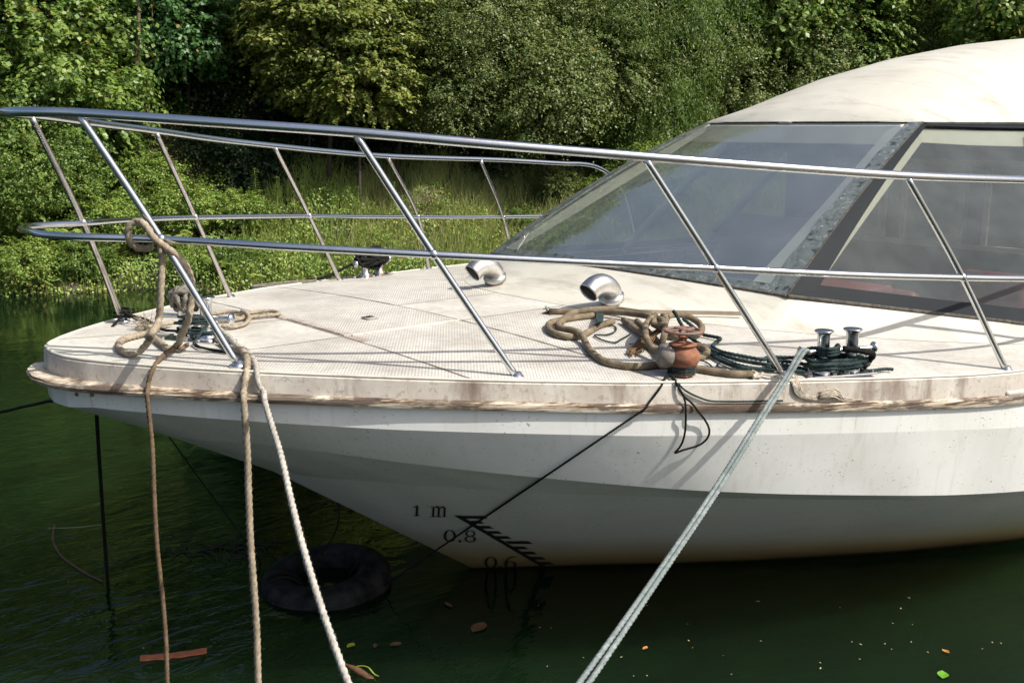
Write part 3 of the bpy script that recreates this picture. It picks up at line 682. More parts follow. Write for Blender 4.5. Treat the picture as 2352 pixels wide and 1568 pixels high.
# A: thick tan rope hung over the middle rail by the bow
mid_pt = at_y(352, 550, -.575)
def nr(px, py, dy=0.0): return at_y(px, py, -.575+dy)
ptsA = [nr(350, 568, .06), nr(318, 570, .10), nr(296, 550, .08), nr(296, 522, .06), nr(316, 508, .03), nr(336, 520, -.03), nr(352, 545, -.05), nr(378, 566, -.04), nr(410, 590, -.02), nr(432, 620, 0), nr(441, 655, 0), nr(439, 700, .0), nr(431, 738, .0),
        D6(985, 620, .14), D6(945, 745, .06), D6(880, 830, .025), D6(800, 845, .02), D6(700, 785, .02), D6(600, 705, .02), D6(480, 640, .02), D6(330, 670, .02), D6(160, 720, .02), D6(90, 800, .02), D6(140, 880, .02), D6(270, 925, .02), D6(390, 880, .035), D6(490, 770, .08), D6(555, 640, .2),
        nr(364, 735, .05), nr(368, 700, .03), nr(370, 650, .02), nr(372, 600, .02), nr(370, 572, .02), nr(362, 545, .05), nr(350, 535, .05)]
rope('thick_rope', ptsA, zr, R_TAN, 'thick tan rope looped over the middle rail and coiled on the bow deck', fz=350)
def over_edge(px0, pts_deck, px_edge, bottom, rad, drop):
    pass
def path(pts, off=.015, gap=7):
    """a line of sight points laid on the boat's surface, closely spaced so it hugs every edge"""
    out = []
    for a, b_ in zip(pts[:-1], pts[1:]):
        n = max(1, int(math.hypot(b_[0]-a[0], b_[1]-a[1])/gap))
        for k in range(n): out.append(surf(a[0]+(b_[0]-a[0])*k/n, a[1]+(b_[1]-a[1])*k/n, off))
    out.append(surf(pts[-1][0], pts[-1][1], off)); P = np.array(out)
    for _ in range(2): P[1:-1] = P[1:-1]*.5+(P[:-2]+P[2:])*.25
    return list(P+0)
def hang(px, py, n, zend, sway=.0, off=.03, lead=None):
    """points falling plumb from the strake at a sight line"""
    p = surf(px, py, off); out = [p]
    for k in range(1, n+1): q = p.copy(); q[2] = p[2]+(zend-p[2])*k/n; q[0] += sway*math.sin(k*1.7); out.append(q)
    return out
eA = hang(344, 905, 8, -.25, .006, .03)
rope('side_rope', [D6(1060, 790, .03), D6(960, 850, .025)]+path([(405, 806), (388, 817), (370, 833), (357, 847), (350, 862), (345, 885), (344, 900)], .026)+eA, .0125, R_DTAN, 'dark brown rope over the bow edge straight down into the water, leftmost of three', group='ropes hanging over the near side of the bow', fz=250)
DW = float((surf(604, 905, .024)-CAM)@FW)
eB = hang(563, 915, 8, -.2, .004, .03)
rope('side_rope', [D6(1300, 520, .10), D6(1380, 640, .03), D6(1500, 740, .02), D6(1680, 850, .02), ]+path([(556, 817), (568, 832), (570, 850), (567, 870), (563, 890), (563, 910)], .028)+eB, .0185, R_TAN, 'thick tan rope over the bow edge beside the white rope, straight down past the hull', group='ropes hanging over the near side of the bow', fz=600)
rope('side_rope', [D6(1480, 560, .02), D6(1640, 690, .02), D6(1780, 830, .02), ]+path([(568, 818), (582, 835), (590, 852), (597, 880), (604, 905)], .024)+[at_dist(x, y, DW-.04-(DW-3.9)*((y-905)/663)**.85) for x, y in ((609, 925), (617, 952), (627, 985), (644, 1040), (667, 1140), (692, 1240), (737, 1390), (800, 1568))]+[at_dist(900, 1820, 3.6)], .0155, R_WHT, 'worn white rope slanting from the bow edge down to the right', group='ropes hanging over the near side of the bow', fz=900)
# loops of tan rope lying behind the front stanchion
rope('deck_rope', [D6(1180, 480, .08), D6(1300, 400, .02), D6(1420, 355, .018), D6(1600, 330, .018), D6(1760, 335, .018), D6(1850, 390, .018), D6(1800, 430, .018), D6(1600, 455, .018), D6(1480, 460, .018)], .0135, R_TAN, 'tan rope doubled in a tight bend behind the front near stanchion', group='tan ropes lying on the bow deck', fz=150)
rope('deck_rope', [D6(1540, 540, .018), D6(1680, 545, .018), D6(1850, 505, .018), D6(1920, 430, .03), D6(1890, 360, .035), D6(1830, 320, .03), D6(1900, 345, .018), D6(2060, 325, .018), D6(2230, 320, .018), D6(2330, 345, .018), D6(2320, 370, .018), D6(2150, 385, .018), D6(1950, 405, .018), D6(1700, 425, .018)], .0135, R_TAN, 'tan rope with a long flat bight pointing aft towards the hatch', group='tan ropes lying on the bow deck', fz=150)
# frayed end and short rope near the first far stanchion
def strands(c, dirv, n, ln, sp, r_=.0022, droop=.3):
    def f(m_):
        for _ in range(n):
            a = np.array(c)+rng.normal(0, .006, 3); d = np.array(dirv)+rng.normal(0, sp, 3); d /= np.linalg.norm(d); P_ = [a]
            for k in range(4): d = d+rng.normal(0, .35, 3)+np.array([0, 0, -droop*.2]); d /= np.linalg.norm(d); P_.append(P_[-1]+d*ln/4*rng.uniform(.7, 1.2))
            for q in P_: q[2] = max(q[2], dz(max(.9, q[0]), q[1])+.003)
            sweep(m_, P_, r_, 5, step=.012)
    return f
p0 = D6(500, 520, .03)
rope('frayed_rope', [D6(860, 480, .03), D6(740, 500, .03), D6(640, 530, .03), D6(560, 545, .03), D6(480, 540, .03)], .016, R_TAN, 'short tan rope with a burst frayed end by the first far stanchion', fz=200, extra=strands(p0, (-.6, .1, .0), 70, .10, .8, .0016))
def wrap(c, ax, r0, z0, z1, turns, wob=.008, ph=0):
    out = []; n = int(turns*14)
    for k in range(n+1):
        a = 2*math.pi*turns*k/n+ph; r_ = r0+wob*math.sin(a*.37+1); out.append(np.array(c)+np.array([r_*math.cos(a), r_*math.sin(a), z0+(z1-z0)*k/n]))
    return out
def figure8(c, ax, half, z0, z1, turns, r_=.06):
    out = []; ax = np.array([ax[0], ax[1], 0]); ax = ax/np.linalg.norm(ax); s_ = np.array([-ax[1], ax[0], 0]); n = int(turns*18)
    rr0 = r_; h0 = half; hz = 0; tz = 0
    for k in range(n+1):
        a = 2*math.pi*turns*k/n
        if k % 9 == 0: tr, tz2 = rng.uniform(.85, 1.3), rng.uniform(-1, 1)*(z1-z0)*.28
        r_ += (rr0*tr-r_)*.2; half += (h0*tr-half)*.2; tz += (tz2-tz)*.2; c = np.array(c, float); out.append(np.array(c)+ax*(half+r_)*math.cos(a)*(1+.05*math.sin(k*1.3))+s_*r_*math.sin(2*a if k < 0 else a)*(1+.1*math.sin(k*.9))+np.array([0, 0, z0+(z1-z0)*k/n+tz]))
    return out
rope('bow_bollard_rope', ball(BBC-np.array([BBA[0], BBA[1], 0])*.06+np.array([0, 0, .235]), .085, .07, .07, 8, -.98), .0150, R_GREY, 'grey weathered rope wound in a ball over the bow bollard', fz=250)
rope('bow_bollard_lashing', figure8(BBC, BBA, .05, .04, .15, 6, .05)+[D6(1150, 780, .02), D6(1300, 840, .012), D6(1560, 880, .012)], .0075, R_TEAL, 'thin dark green cord lashed low round the bow bollard with its tail on the deck')
rope('bow_bollard_lashing', [D6(1140, 760, .02), D6(1250, 830, .02), D6(1400, 870, .012), D6(1600, 905, .012)], .006, R_BLK, 'short black cord trailing from the bow bollard to the front near stanchion')
rope('black_rope', [D6(900, 600, .02), D6(760, 590, .02), D6(650, 560, .02), D6(480, 440, .03), D6(330, 395, .05), D6(200, 375, .06), D6(120, 420, .04), D6(60, 480, .02), D6(0, 545, .0)], .009, R_BLK, 'black cord from the bow bollard past the foot of the first far stanchion')
m1 = [np.array([1.594, .786, 1.93])+np.array([.045*math.cos(a), .045*math.sin(a), .012+.0015*k]) for k, a in enumerate(np.linspace(0, 14, 40))]
rope('black_rope', m1+[D6(330, 430, .05), D6(420, 470, .03), D6(560, 480, .02)], .009, R_BLK, 'black rope wound round the foot of the first far stanchion')
# mooring rope leaving the frame on the left and plumb ropes under the bow
rope('mooring_rope', [(1.30, .66, 1.80), at_dist(190, 902, 6.1), at_dist(106, 922, 6.35), at_dist(50, 934, 6.5), at_dist(0, 946, 6.65), at_dist(-300, 1005, 7.5), at_dist(-900, 1080, 9)], .0115, R_BLK, 'black mooring rope leading left from under the bow tip')
pf = at_z(247, 1335, 0)
rope('mooring_rope', [(1.46, .90, 1.84), (1.47, .985, 1.74), (1.50, 1.12, 1.3), (1.545, 1.30, .6), (pf[0], pf[1], 0), (pf[0]+.03, pf[1]+.1, -.5)], .0135, R_BLK, 'black rope hanging plumb under the bow into green water')
pg = at_z(600, 1290, 0)
rope('thin_line', [at_dist(385, 998, 6.75), at_dist(470, 1115, 6.75), at_dist(560, 1235, 6.75), pg, pg+np.array([.2, -.1, -.3])], .0045, R_BLK, 'thin black line slanting from the stem to the water beside the tyre', lobes=0, step=.03)
# midship tangle
def c4(cx, cy, h): return dk(1240.3+.23438*cx, 679.9+.23438*cy, h)
hr = .0205
rope('heavy_rope', [c4(90, 150, .02), c4(280, 152, .02), c4(450, 158, .025), c4(640, 150, .04), c4(850, 165, .05), c4(1030, 190, .06), c4(1130, 230, .09), c4(1220, 240, .11), c4(1250, 200, .12), c4(1350, 180, .10), c4(1470, 205, .07), c4(1570, 275, .05), c4(1585, 335, .04), c4(1530, 380, .03), c4(1460, 370, .025), c4(1350, 410, .025), c4(1260, 370, .025)], hr, R_HOSE, 'weathered thick rope, its pale frayed end at the cabin, knotted beside the rusty valve', group='heavy ropes heaped amidships', pitch=.5, depth=.05, fz=200, extra=strands(c4(90, 150, .015), (-.8, .2, -.1), 26, .05, .25))
rope('heavy_rope', [c4(1080, 180, .06), c4(900, 150, .05), c4(700, 128, .04), c4(560, 130, .04), c4(400, 145, .04), c4(290, 180, .03), c4(230, 235, .025), c4(180, 275, .025), c4(200, 315, .04), c4(300, 330, .05), c4(380, 355, .05), c4(430, 420, .03), c4(470, 500, .02), c4(540, 580, .02), c4(650, 645, .02), c4(820, 683, .02), c4(1000, 690, .02), c4(1200, 668, .02), c4(1400, 690, .02), c4(1560, 715, .02), c4(1720, 742, .02), c4(1900, 765, .02), c4(2080, 768, .02)], hr, R_HOSE, 'weathered thick rope sweeping in a long bend in front of and past the rusty valve', group='heavy ropes heaped amidships', pitch=.5, depth=.05, fz=120)
rope('heavy_rope', [c4(520, 190, .02), c4(350, 210, .02), c4(200, 235, .02), c4(105, 260, .02), c4(80, 300, .02), c4(130, 360, .02), c4(240, 398, .02), c4(360, 400, .02), c4(470, 355, .02), c4(560, 300, .02), c4(640, 270, .02), c4(720, 245, .03)], hr, R_HOSE, 'weathered thick rope lying as an oval loop left of the rusty valve', group='heavy ropes heaped amidships', pitch=.5, depth=.05, fz=120)
rope('heavy_rope', [c4(1130, 190, .13), c4(1060, 250, .12), c4(1030, 330, .11), c4(1045, 420, .09), c4(1100, 510, .06), c4(1180, 570, .05), c4(1250, 640, .03)], hr*.95, R_HOSE, 'weathered thick rope bowed down from the knot to behind the rusty valve', group='heavy ropes heaped amidships', pitch=.5, depth=.05, fz=120)
rope('heavy_rope', [c4(820, 235, .025), c4(900, 295, .025), c4(1000, 375, .025), c4(1080, 450, .03), c4(1150, 520, .03), c4(1230, 600, .03), c4(1400, 600, .03), c4(1530, 605, .02), c4(1620, 580, .02), c4(1640, 540, .02), c4(1580, 495, .02), c4(1480, 485, .02), c4(1380, 500, .02)], hr, R_HOSE, 'weathered thick rope running under the knot and curling right of the rusty valve', group='heavy ropes heaped amidships', pitch=.5, depth=.05, fz=120)
rope('heavy_rope', [c4(950, 245, .03), c4(1010, 300, .04), c4(1090, 380, .05), c4(1200, 470, .06), c4(1215, 380, .10), c4(1225, 300, .13), c4(1190, 220, .15), c4(1140, 220, .14), c4(1110, 270, .13), c4(1160, 300, .13), c4(1230, 270, .14), c4(1210, 190, .15), c4(1180, 250, .10)], hr*.95, R_HOSE, 'weathered thick rope tied in the big knot above the rusty valve', group='heavy ropes heaped amidships', pitch=.5, depth=.05, fz=120)
def fr2(m_):
    for _ in range(40):
        a = c4(1180+rng.normal(0, 15), 330+rng.normal(0, 15), .10); b_ = c4(1030+rng.normal(0, 30), 440+rng.normal(0, 25), .05); c_ = c4(900+rng.normal(0, 30), 545+rng.normal(0, 25), .015)
        sweep(m_, [a, b_, c_], .0035, 5, step=.02)
rope('frayed_tail', [c4(1170, 340, .09), c4(1060, 430, .05), c4(980, 480, .03), c4(890, 550, .02)], .012, m_rope('brown_strand', (.22, .135, .075), (.10, .06, .035)), 'short brown unlaid rope tail below the knot, left of the rusty valve', extra=fr2)
def fr3(m_):
    for _ in range(46):
        o1, o2 = rng.normal(0, 3.2, 2), rng.normal(0, 1); P_ = [c4(2090, 755, .02), c4(2200, 765+o1[0], .02), c4(2340, 795+o1[0], .02)]
        for px, py in ((1818, 868), (1826, 880), (1832, 898), (1850, 910), (1878, 915)): P_.append(surf(px+o1[0]*1.6, py+o1[1]*.8, .010+.004*rng.random()))
        sweep(m_, P_, .0026, 5, step=.02)
    for _ in range(60):
        o1 = rng.normal(0, 3, 2); P_ = [surf(1880+o1[0], 908+o1[1], .02), surf(1905+o1[0], 900+o1[1]*1.4, .03), surf(1925+o1[0]*2, 912+abs(o1[1]), .01), surf(1950+o1[0]*4, 917, .006)]
        sweep(m_, P_, .0028, 5, step=.02)
rope('frayed_tail', [c4(2080, 735, .03), c4(2120, 760, .03), c4(2090, 790, .02), c4(2150, 790, .02), c4(2180, 755, .03)], .010, R_CREAM, 'cream unlaid strands spilling from the heavy rope over the deck edge', extra=fr3)
for k in range(1):
    w_ = []
    for a in np.linspace(0, 2*math.pi*5, 80): w_.append(c4(565+8*math.sin(a)+a*1.2, 185+70*math.cos(a), .035+.03*math.cos(a))+np.array([0, .02*math.sin(a), 0]))
    rope('lashing', w_+[c4(600, 260, .03), c4(720, 290, .01), c4(735, 345, .01), c4(640, 380, .01), c4(540, 380, .01), c4(600, 425, .01), c4(720, 455, .01), c4(800, 420, .01), c4(890, 370, .01)], .0055, R_TEAL, 'dark green cord lashed five times round the thick rope and beige strip')
# beige strip
m_ = MB(); P_ = [surf(1378+(1709-1378)*t, 724.5+4*t, .03) for t in np.linspace(0, 1, 12)]; a, b_ = P_[0], P_[-1]
Pz = [p[2] for p in P_]
rows = [[p+np.array([0, 0, -.013]), p+np.array([0, 0, .013]), p+np.array([.003, .005, .013]), p+np.array([.003, .005, -.013])] for p in P_]; m_.grid(rows)
tag(m_.build('plastic_strip', BEIGE, base=list(map(float, (a+b_)/2)), smooth=False), 'long flat beige plastic strip lying from the lashed rope to the cabin foot', 'strip')
# teal ropes to the near bollard
def c3(cx, cy, h=None): return dk(1745.6+.25782*cx, 643.1+.25782*cy, h or .02)
G = 'dark green ropes between the valve and the near bollard'
rope('green_rope', [c4(1310, 150, .16), c4(1340, 190, .16), c4(1375, 260, .13), c4(1400, 300, .11), c4(1450, 385, .05), c4(1520, 440, .025), c4(1620, 500, .02), c4(1740, 585, .02), c4(1850, 640, .02), c4(2000, 690, .02), c4(2200, 715, .02), c3(100, 750), c3(300, 770), c3(420, 800)], .0115, R_TEAL, 'dark green rope from over the handwheel down behind the valve to the bollard', group=G)
rope('green_rope', [c4(1400, 220, .12), c4(1500, 300, .07), c4(1600, 375, .02), c4(1690, 395, .02), c4(1765, 412, .02), c4(1720, 455, .02), c4(1695, 495, .025), c4(1800, 550, .035), c4(2000, 590, .035), c4(2200, 622, .035), c3(60, 690, .04), c3(250, 690, .05), c3(420, 690, .08)], .0115, R_TEAL, 'dark green rope with a kink in it, uppermost of those behind the aft stanchion', group=G)
rope('green_rope', [c4(1600, 480, .02), c4(1720, 545, .03), c4(1900, 610, .03), c4(2100, 650, .03), c4(2260, 670, .03), c3(80, 715, .03), c3(280, 730, .03), c3(450, 760, .04)], .0115, R_TEAL, 'dark green rope running straight in the middle of the bundle to the bollard', group=G)
rope('green_rope', [c4(1660, 560, .02), c4(1800, 640, .02), c4(1980, 700, .02), c4(2150, 712, .02), c4(2300, 720, .02), c3(120, 770, .02), c3(260, 800, .02), c3(400, 820, .02)], .0115, R_TEAL, 'dark green rope lowest in the bundle, flat on the deck to the bollard', group=G)
ax = BNA/np.linalg.norm(BNA)
rope('bollard_rope', figure8(BNC, ax, .098, .035, .075, 4, .058)+figure8(BNC, ax, .098, .075, .11, 1.5, .062), .0125, R_TEAL, 'dark green rope wound round both posts of the near bollard', group=G)
for k in range(3):
    o_ = np.array([0, 0, .016*k]); s_ = np.array([ax[1], -ax[0], 0])
    rope('bollard_rope', [c3(350, 700, .06)+o_, c3(450, 660, .10)+o_, BNC-ax*.10+s_*(.07)+np.array([0, 0, .12])+o_, BNC-ax*.03+s_*.05+np.array([0, 0, .125])+o_, BNC-ax*(-.0)+np.array([0, 0, .13])+o_, BNC+ax*.01-s_*.06+np.array([0, 0, .08])+o_], .012, R_TEAL, 'dark green rope turn pulled up between the posts of the near bollard, %s' % ('lowest of three', 'middle of three', 'highest of three')[k], group='turns between the bollard posts')
rope('bollard_rope', [BNC+ax*.0+s_*.05+np.array([0, 0, .15]), BNC+ax*.05+s_*.07+np.array([0, 0, .15]), BNC+ax*.12+s_*.07+np.array([0, 0, .14]), BNC+ax*.19+s_*.05+np.array([0, 0, .12]), BNC+ax*.20+s_*.0+np.array([0, 0, .07]), BNC+ax*.12+s_*.075+np.array([0, 0, .06])], .019, R_BLK, 'thick black rope bent over the aft post of the near bollard', group=G)
rope('green_tail', [c3(860, 800), c3(950, 808), c3(1050, 800), c3(1130, 792), c3(1185, 795)], .010, R_TEAL, 'dark green rope tail on the deck aft of the near bollard', fz=200)
# doubled mooring line to the quay
for k in range(2):
    o_ = k*15
    pts_ = [BNC-ax*.17+np.array([0, 0, .12]), at_dist(1838+k*10, 808, 5.42), at_dist(1802+k*9, 868, 5.30), at_dist(1742+k*9, 962, 5.08), at_dist(1636+k*11, 1130, 4.72), at_dist(1500+k*13, 1330, 4.25), at_dist(1330+k*22, 1568, 3.72), at_dist(1120+k*26, 1850, 3.2)]
    rope('quay_rope', pts_, .0120, R_LTEAL, 'faded green mooring rope, %s of the two side by side running down to the viewer' % ('left', 'right')[k], group='doubled faded mooring rope', fz=80)
# ---------------------------------------------------------------- rusty valve on the deck edge
vb = dk(1566, 862); k = 5.75/2400
valve = empty('rusty_valve', tuple(vb), 'rusty iron valve with a handwheel standing on the deck edge among ropes', 'valve')
valve.scale = (1.17, 1.17, .87)
def vp(o, par=valve): o.parent = par; o.matrix_parent_inverse = Matrix.Identity(4); return o
m_ = MB(); m_.lathe([(.060, .0), (.062, .005), (.062, .052), (.058, .060)], (0, 0, .006), 6); o = m_.build('hex_socket', RUST, smooth=False, bevel=.003); vp(o)
m_ = MB(); m_.lathe([(.052, .055), (.066, .070), (.076, .095), (.078, .115), (.074, .140), (.064, .160), (.056, .170), (.056, .184), (.062, .186), (.062, .194), (.03, .2)], (0, 0, 0), 28); vp(m_.build('valve_body', RUST))
m_ = MB(); M_ = Vector((-.75, .6, .08)).to_track_quat('Z', 'Y').to_matrix(); m_.lathe([(.045, .03), (.066, .05), (.074, .075), (.070, .1), (.04, .115), (0, .118)], (0, 0, .115), 24, M_); vp(m_.build('outlet_dome', RUSTGREY))
m_ = MB(); m_.lathe([(.030, .19), (.030, .208), (.018, .214), (.020, .236), (.026, .24), (.014, .25), (.011, .262), (.011, .285)], (0, 0, 0), 8); vp(m_.build('valve_stem', RUST, smooth=False))
m_ = MB(); rim = [(.078*math.cos(a), .078*math.sin(a), .272) for a in np.linspace(0, 2*math.pi, 33)]; sweep(m_, rim, .0095, 8, raw=True)
for a in np.linspace(0, 2*math.pi, 6)[:-1]: sweep(m_, [(0, 0, .276), (.078*math.cos(a), .078*math.sin(a), .272)], .008, 6)
m_.lathe([(.02, .262), (.02, .286), (.01, .292)], (0, 0, 0), 8); vp(m_.build('handwheel', m_plain('wheel_iron', (.15, .13, .12), .7, .4, 25, c2=(.24, .10, .06)), smooth=True, angle=40))
# cords at the valve foot
w_ = [vb+np.array([.068*math.cos(a), .068*math.sin(a), .012+.0045*a/2]) for a in np.linspace(0, 2*math.pi*3, 50)]
rope('valve_cord', w_, .0068, R_TEAL, 'dark green cord wound three times round the foot of the rusty valve')
tyre_pt = at_z(880, 1345, .03)
_s0 = surf(1482, 938, .014)
def drape(px, py, end):
    f = (1482-px)/(1482-880); p = _s0*(1-f)+end*f; ds = float((p-CAM)@FW); h = BVH.ray_cast(Vector(CAM), Vector(ray(px, py)).normalized())[0]
    if h is not None: ds = min(ds, float((np.array(h)-CAM)@FW)-.025)
    return at_dist(px, py, ds)
rope('valve_cord', [vb+np.array([-.06, -.03, .02]), ]+path([(1528, 872), (1512, 893), (1495, 915), (1482, 936)], .012)+[drape(1482+(880-1482)*t, 938+(1345-938)*t, tyre_pt) for t in np.linspace(.04, .93, 24)]+[tyre_pt], .0065, R_BLK, 'thin tight black cord from the valve foot across the draft marks to the tyre')
rope('valve_cord', path([(1533, 862), (1545, 876), (1557, 892), (1567, 908), (1571, 926), (1571, 945), (1571, 975), (1568, 1000), (1560, 1022), (1540, 1038), (1565, 1027), (1600, 1019), (1622, 1003), (1628, 985), (1613, 956), (1592, 934), (1572, 914), (1560, 900), (1548, 880)], .022, 9), .0062, R_BLK, 'black cord loop dangling over the hull side below the rusty valve')
rope('valve_cord', path([(1545, 870), (1567, 893), (1592, 907), (1627, 920), (1686, 921), (1740, 920), (1795, 919)], .012), .0058, R_TEAL, 'dark green cord led aft along the ledge from the rusty valve')
for i, (pts_, lb) in enumerate((([c4(1490, 640, .01), c4(1580, 630, .012), c4(1650, 660, .01), c4(1710, 720, .01)], 'short thin dark cord curled on the deck right of the rusty valve'), ([c4(1760, 640, .01), c4(1750, 690, .01), c4(1830, 700, .01), c4(1900, 735, .01)], 'short thin dark cord hooked in front of the green rope bundle'))):
    rope('cord_scrap', pts_, .005, R_TEAL, lb)
# far bollard rope
rope('far_bollard_rope', ball(BFC+np.array([0, 0, .17]), .19, .08, .10, 12, .3)+[BFC+np.array([-.25, -.02, .12]), BFC+np.array([-.45, .02, .04]), BFC+np.array([-.62, .03, .02]), BFC+np.array([-.8, .2, -.02])], .0155, R_BLK, 'black rope wound thickly round the far side bollard', fz=0)
rope('far_deck_rope', [BFC+np.array([-.9+.3*math.cos(a)*1.0, -.05+.07*math.sin(a), .012+.012*(a/6.28)]) for a in np.linspace(0, 12.6, 40)], .010, R_GREY, 'dull grey rope coiled flat at the foot of the third far stanchion')

# ---------------------------------------------------------------- tyre and things afloat
tc = at_z(752, 1362, -.085)
ty = empty('tyre_fender', tuple(tc), 'black worn tyre floating under the bow, tied with cords', 'tyre')
tilt = Matrix.Scale(1.12, 3)@Matrix.Rotation(R(3), 3, Vector((HR[0], HR[1], 0)))@Matrix.Rotation(R(-4), 3, Vector((HF[0], HF[1], 0)))
prof = []
for k_ in range(28):
    a = 2*math.pi*k_/28; ca, sa = math.cos(a), math.sin(a); rr_ = .30+.098*np.sign(ca)*abs(ca)**.8; zz_ = .105*np.sign(sa)*abs(sa)**.75
    if ca < -.5: rr_ = .30-.075+.0*ca
    prof.append((rr_, zz_+.075))
prof.append(prof[0]); m_ = MB(); m_.lathe(prof, (0, 0, 0), 64, tilt, caps=False); vp(m_.build('tyre_casing', RUBBER, angle=50), ty)
m_ = MB()
for z_ in (.02, .045, .07, .1): m_.lathe([(.395, z_), (.402, z_+.006), (.402, z_+.014), (.395, z_+.02)], (0, 0, 0), 64, tilt, caps=False)
vp(m_.build('tread_rib', RUBBER), ty)
rope('tyre_line', [(2.62, .06, .80), at_dist(778, 1190, 6.55), tc+np.array([.1, .25, .17])], .005, R_BLK, 'thin black line from the stem down to the floating tyre', lobes=0, step=.03)
def ring(c, ang, r_=.135):
    u_ = np.array([math.cos(ang), math.sin(ang), 0]); cc = c+u_*.30+np.array([0, 0, .075]); return [cc+u_*r_*math.cos(a)+np.array([0, 0, .12*math.sin(a)])+np.array([-u_[1], u_[0], 0])*.012*a for a in np.linspace(0, 6.28*2, 30)]
rope('tyre_lashing', ring(tc, -.35), .006, R_BLK, 'thin black cord wound round the right end of the floating tyre', lobes=0, step=.02)
rope('tyre_lashing', ring(tc, 2.7), .008, R_BLK, 'thin black cord wound round the left end of the floating tyre', lobes=0, step=.02)
# weed tangle beside the tyre
wd = MB()
for _ in range(60):
    p = at_z(400+rng.random()*210, 1262+rng.normal(0, 14), .002); P_ = [p]
    a = rng.random()*6.28
    for k_ in range(5): a += rng.normal(0, .7); P_.append(P_[-1]+np.array([math.cos(a)*.045, math.sin(a)*.045, rng.normal(0, .006)]))
    sweep(wd, P_, .0035, 5, step=.02)
tag(wd.build('water_weed', m_plain('dead_weed', (.03, .028, .015), .8), base=list(map(float, at_z(500, 1262, 0)))), 'dark tangle of dead weed floating left of the tyre', 'weed', kind='stuff')
a, b_ = at_z(322, 1509, .012), at_z(475, 1491, .012); m_ = MB(); rows = []
for k_ in range(13):
    t = k_/12; p = a*(1-t)+b_*t; s_ = np.cross((b_-a)/np.linalg.norm(b_-a), (0, 0, 1)); wv = .028+.004*math.sin(k_*1.9); p = p+s_*.012*math.sin(t*3.1)
    rows.append([p-s_*wv+np.array([0, 0, -.01]), p-s_*wv*.96, p+s_*wv*.97, p+s_*wv+np.array([0, 0, -.01])])
m_.grid(rows); m_.add(rows[0], [(0, 1, 2, 3)]); m_.add(rows[-1], [(0, 1, 2, 3)])
tag(m_.build('wood_piece', OWOOD, base=list(map(float, (a+b_)/2)), smooth=False), 'thin split orange board floating at the lower left', 'wood')
def leafmesh(m_, c, L_, W_, ang, curl=.006, n=8):
    u_ = np.array([math.cos(ang), math.sin(ang), 0]); s_ = np.array([-u_[1], u_[0], 0]); row = []
    for k_ in range(n+1):
        t = k_/n; w2 = W_*math.sin(math.pi*min(1, t*.92+.04))**.8; p = np.array(c)+u_*L_*(t-.5); row.append([p-s_*w2+np.array([0, 0, curl*(.5+.5*math.sin(t*5))]), p, p+s_*w2+np.array([0, 0, curl])])
    m_.grid(row)
LG = m_plain('green_leaf', (.12, .33, .02), .5); LO = m_plain('orange_leaf', (.45, .18, .05), .6); LY = m_plain('yellow_green_leaf', (.33, .38, .04), .5); LB = m_plain('brown_leaf', (.13, .065, .03), .8); LP = m_plain('pale_fleck', (.42, .33, .18), .8)
for (px, py, L_, W_, ang, mat, lb) in ((2166, 1549, .085, .032, .4, LG, 'bright green leaf floating at the lower right corner'), (2172, 1495, .055, .018, 1.2, LO, 'orange leaf floating above the bright green leaf'),
        (806, 1482, .06, .022, .2, LY, 'yellow green leaf floating by the white rope'), (909, 1479, .07, .022, -.3, LB, 'brown curled leaf floating right of the yellow green leaf'), (862, 1483, .05, .015, .9, LB, 'small brown leaf floating between the yellow green and curled leaves'),
        (1030, 1388, .09, .018, 1.4, LB, 'thin brown leaf drifting below the draft marks'), (1100, 1440, .14, .045, .3, LB, 'large brown leaf half sunk in the reflection of the draft marks'), (1482, 1488, .045, .012, .1, LO, 'tiny orange leaf drifting right of the doubled mooring rope')):
    p = at_z(px, py, .004); m_ = MB(); leafmesh(m_, p, L_, W_, ang); tag(m_.build('floating_leaf', mat, base=list(map(float, p))), lb, 'leaf', 'leaves afloat round the boat')
fm = MB(); leafmesh(fm, (0, 0, 0), .026, .006, 0, .003, 4); first = None
for i in range(36):
    px, py = (rng.uniform(1180, 2340), rng.uniform(1370, 1560)) if i < 34 else (rng.uniform(60, 1000), rng.uniform(1300, 1560))
    p = at_z(px, py, .004)
    if first is None: o = first = fm.build('leaf_fleck', LP)
    else: o = first.copy(); COL.objects.link(o)
    o.location = p; o.rotation_euler = (0, 0, rng.random()*6.28); s_ = rng.uniform(.3, .85); o.scale = (s_, s_, s_)
    tag(o, 'tiny pale fleck of leaf litter on the dark water', 'leaf litter', 'leaf flecks on the water')
# water plant at lower middle
m_ = MB(); p = at_z(818, 1545, 0)
sweep(m_, [p+np.array([.05, -.12, -.02]), p+np.array([.0, 0, .02]), p+np.array([-.03, .10, .03])], [.018, .022, .006], 7, step=.02)
stk = m_.build('driftwood_stub', m_plain('red_brown_wood', (.15, .07, .03), .8, .5, 30), base=list(map(float, p))); tag(stk, 'short reddish brown stub of driftwood beside the white rope end', 'driftwood')
m_ = MB(); q = at_z(800, 1540, .01)
sweep(m_, [q, at_z(820, 1529, .035), at_z(845, 1531, .04), at_z(862, 1550, .01)], .003, 5, step=.02); sweep(m_, [at_z(845, 1531, .04), at_z(858, 1546, .03), at_z(870, 1552, .01)], .002, 5, step=.02)
tag(m_.build('plant_stem', LY, base=list(map(float, q))), 'thin arched yellow green stem afloat over the driftwood stub', 'plant stem')
m_ = MB(); sweep(m_, [at_z(110, 1212, .01), at_z(170, 1211, .03), at_z(240, 1204, .01)], .003, 5, step=.03)
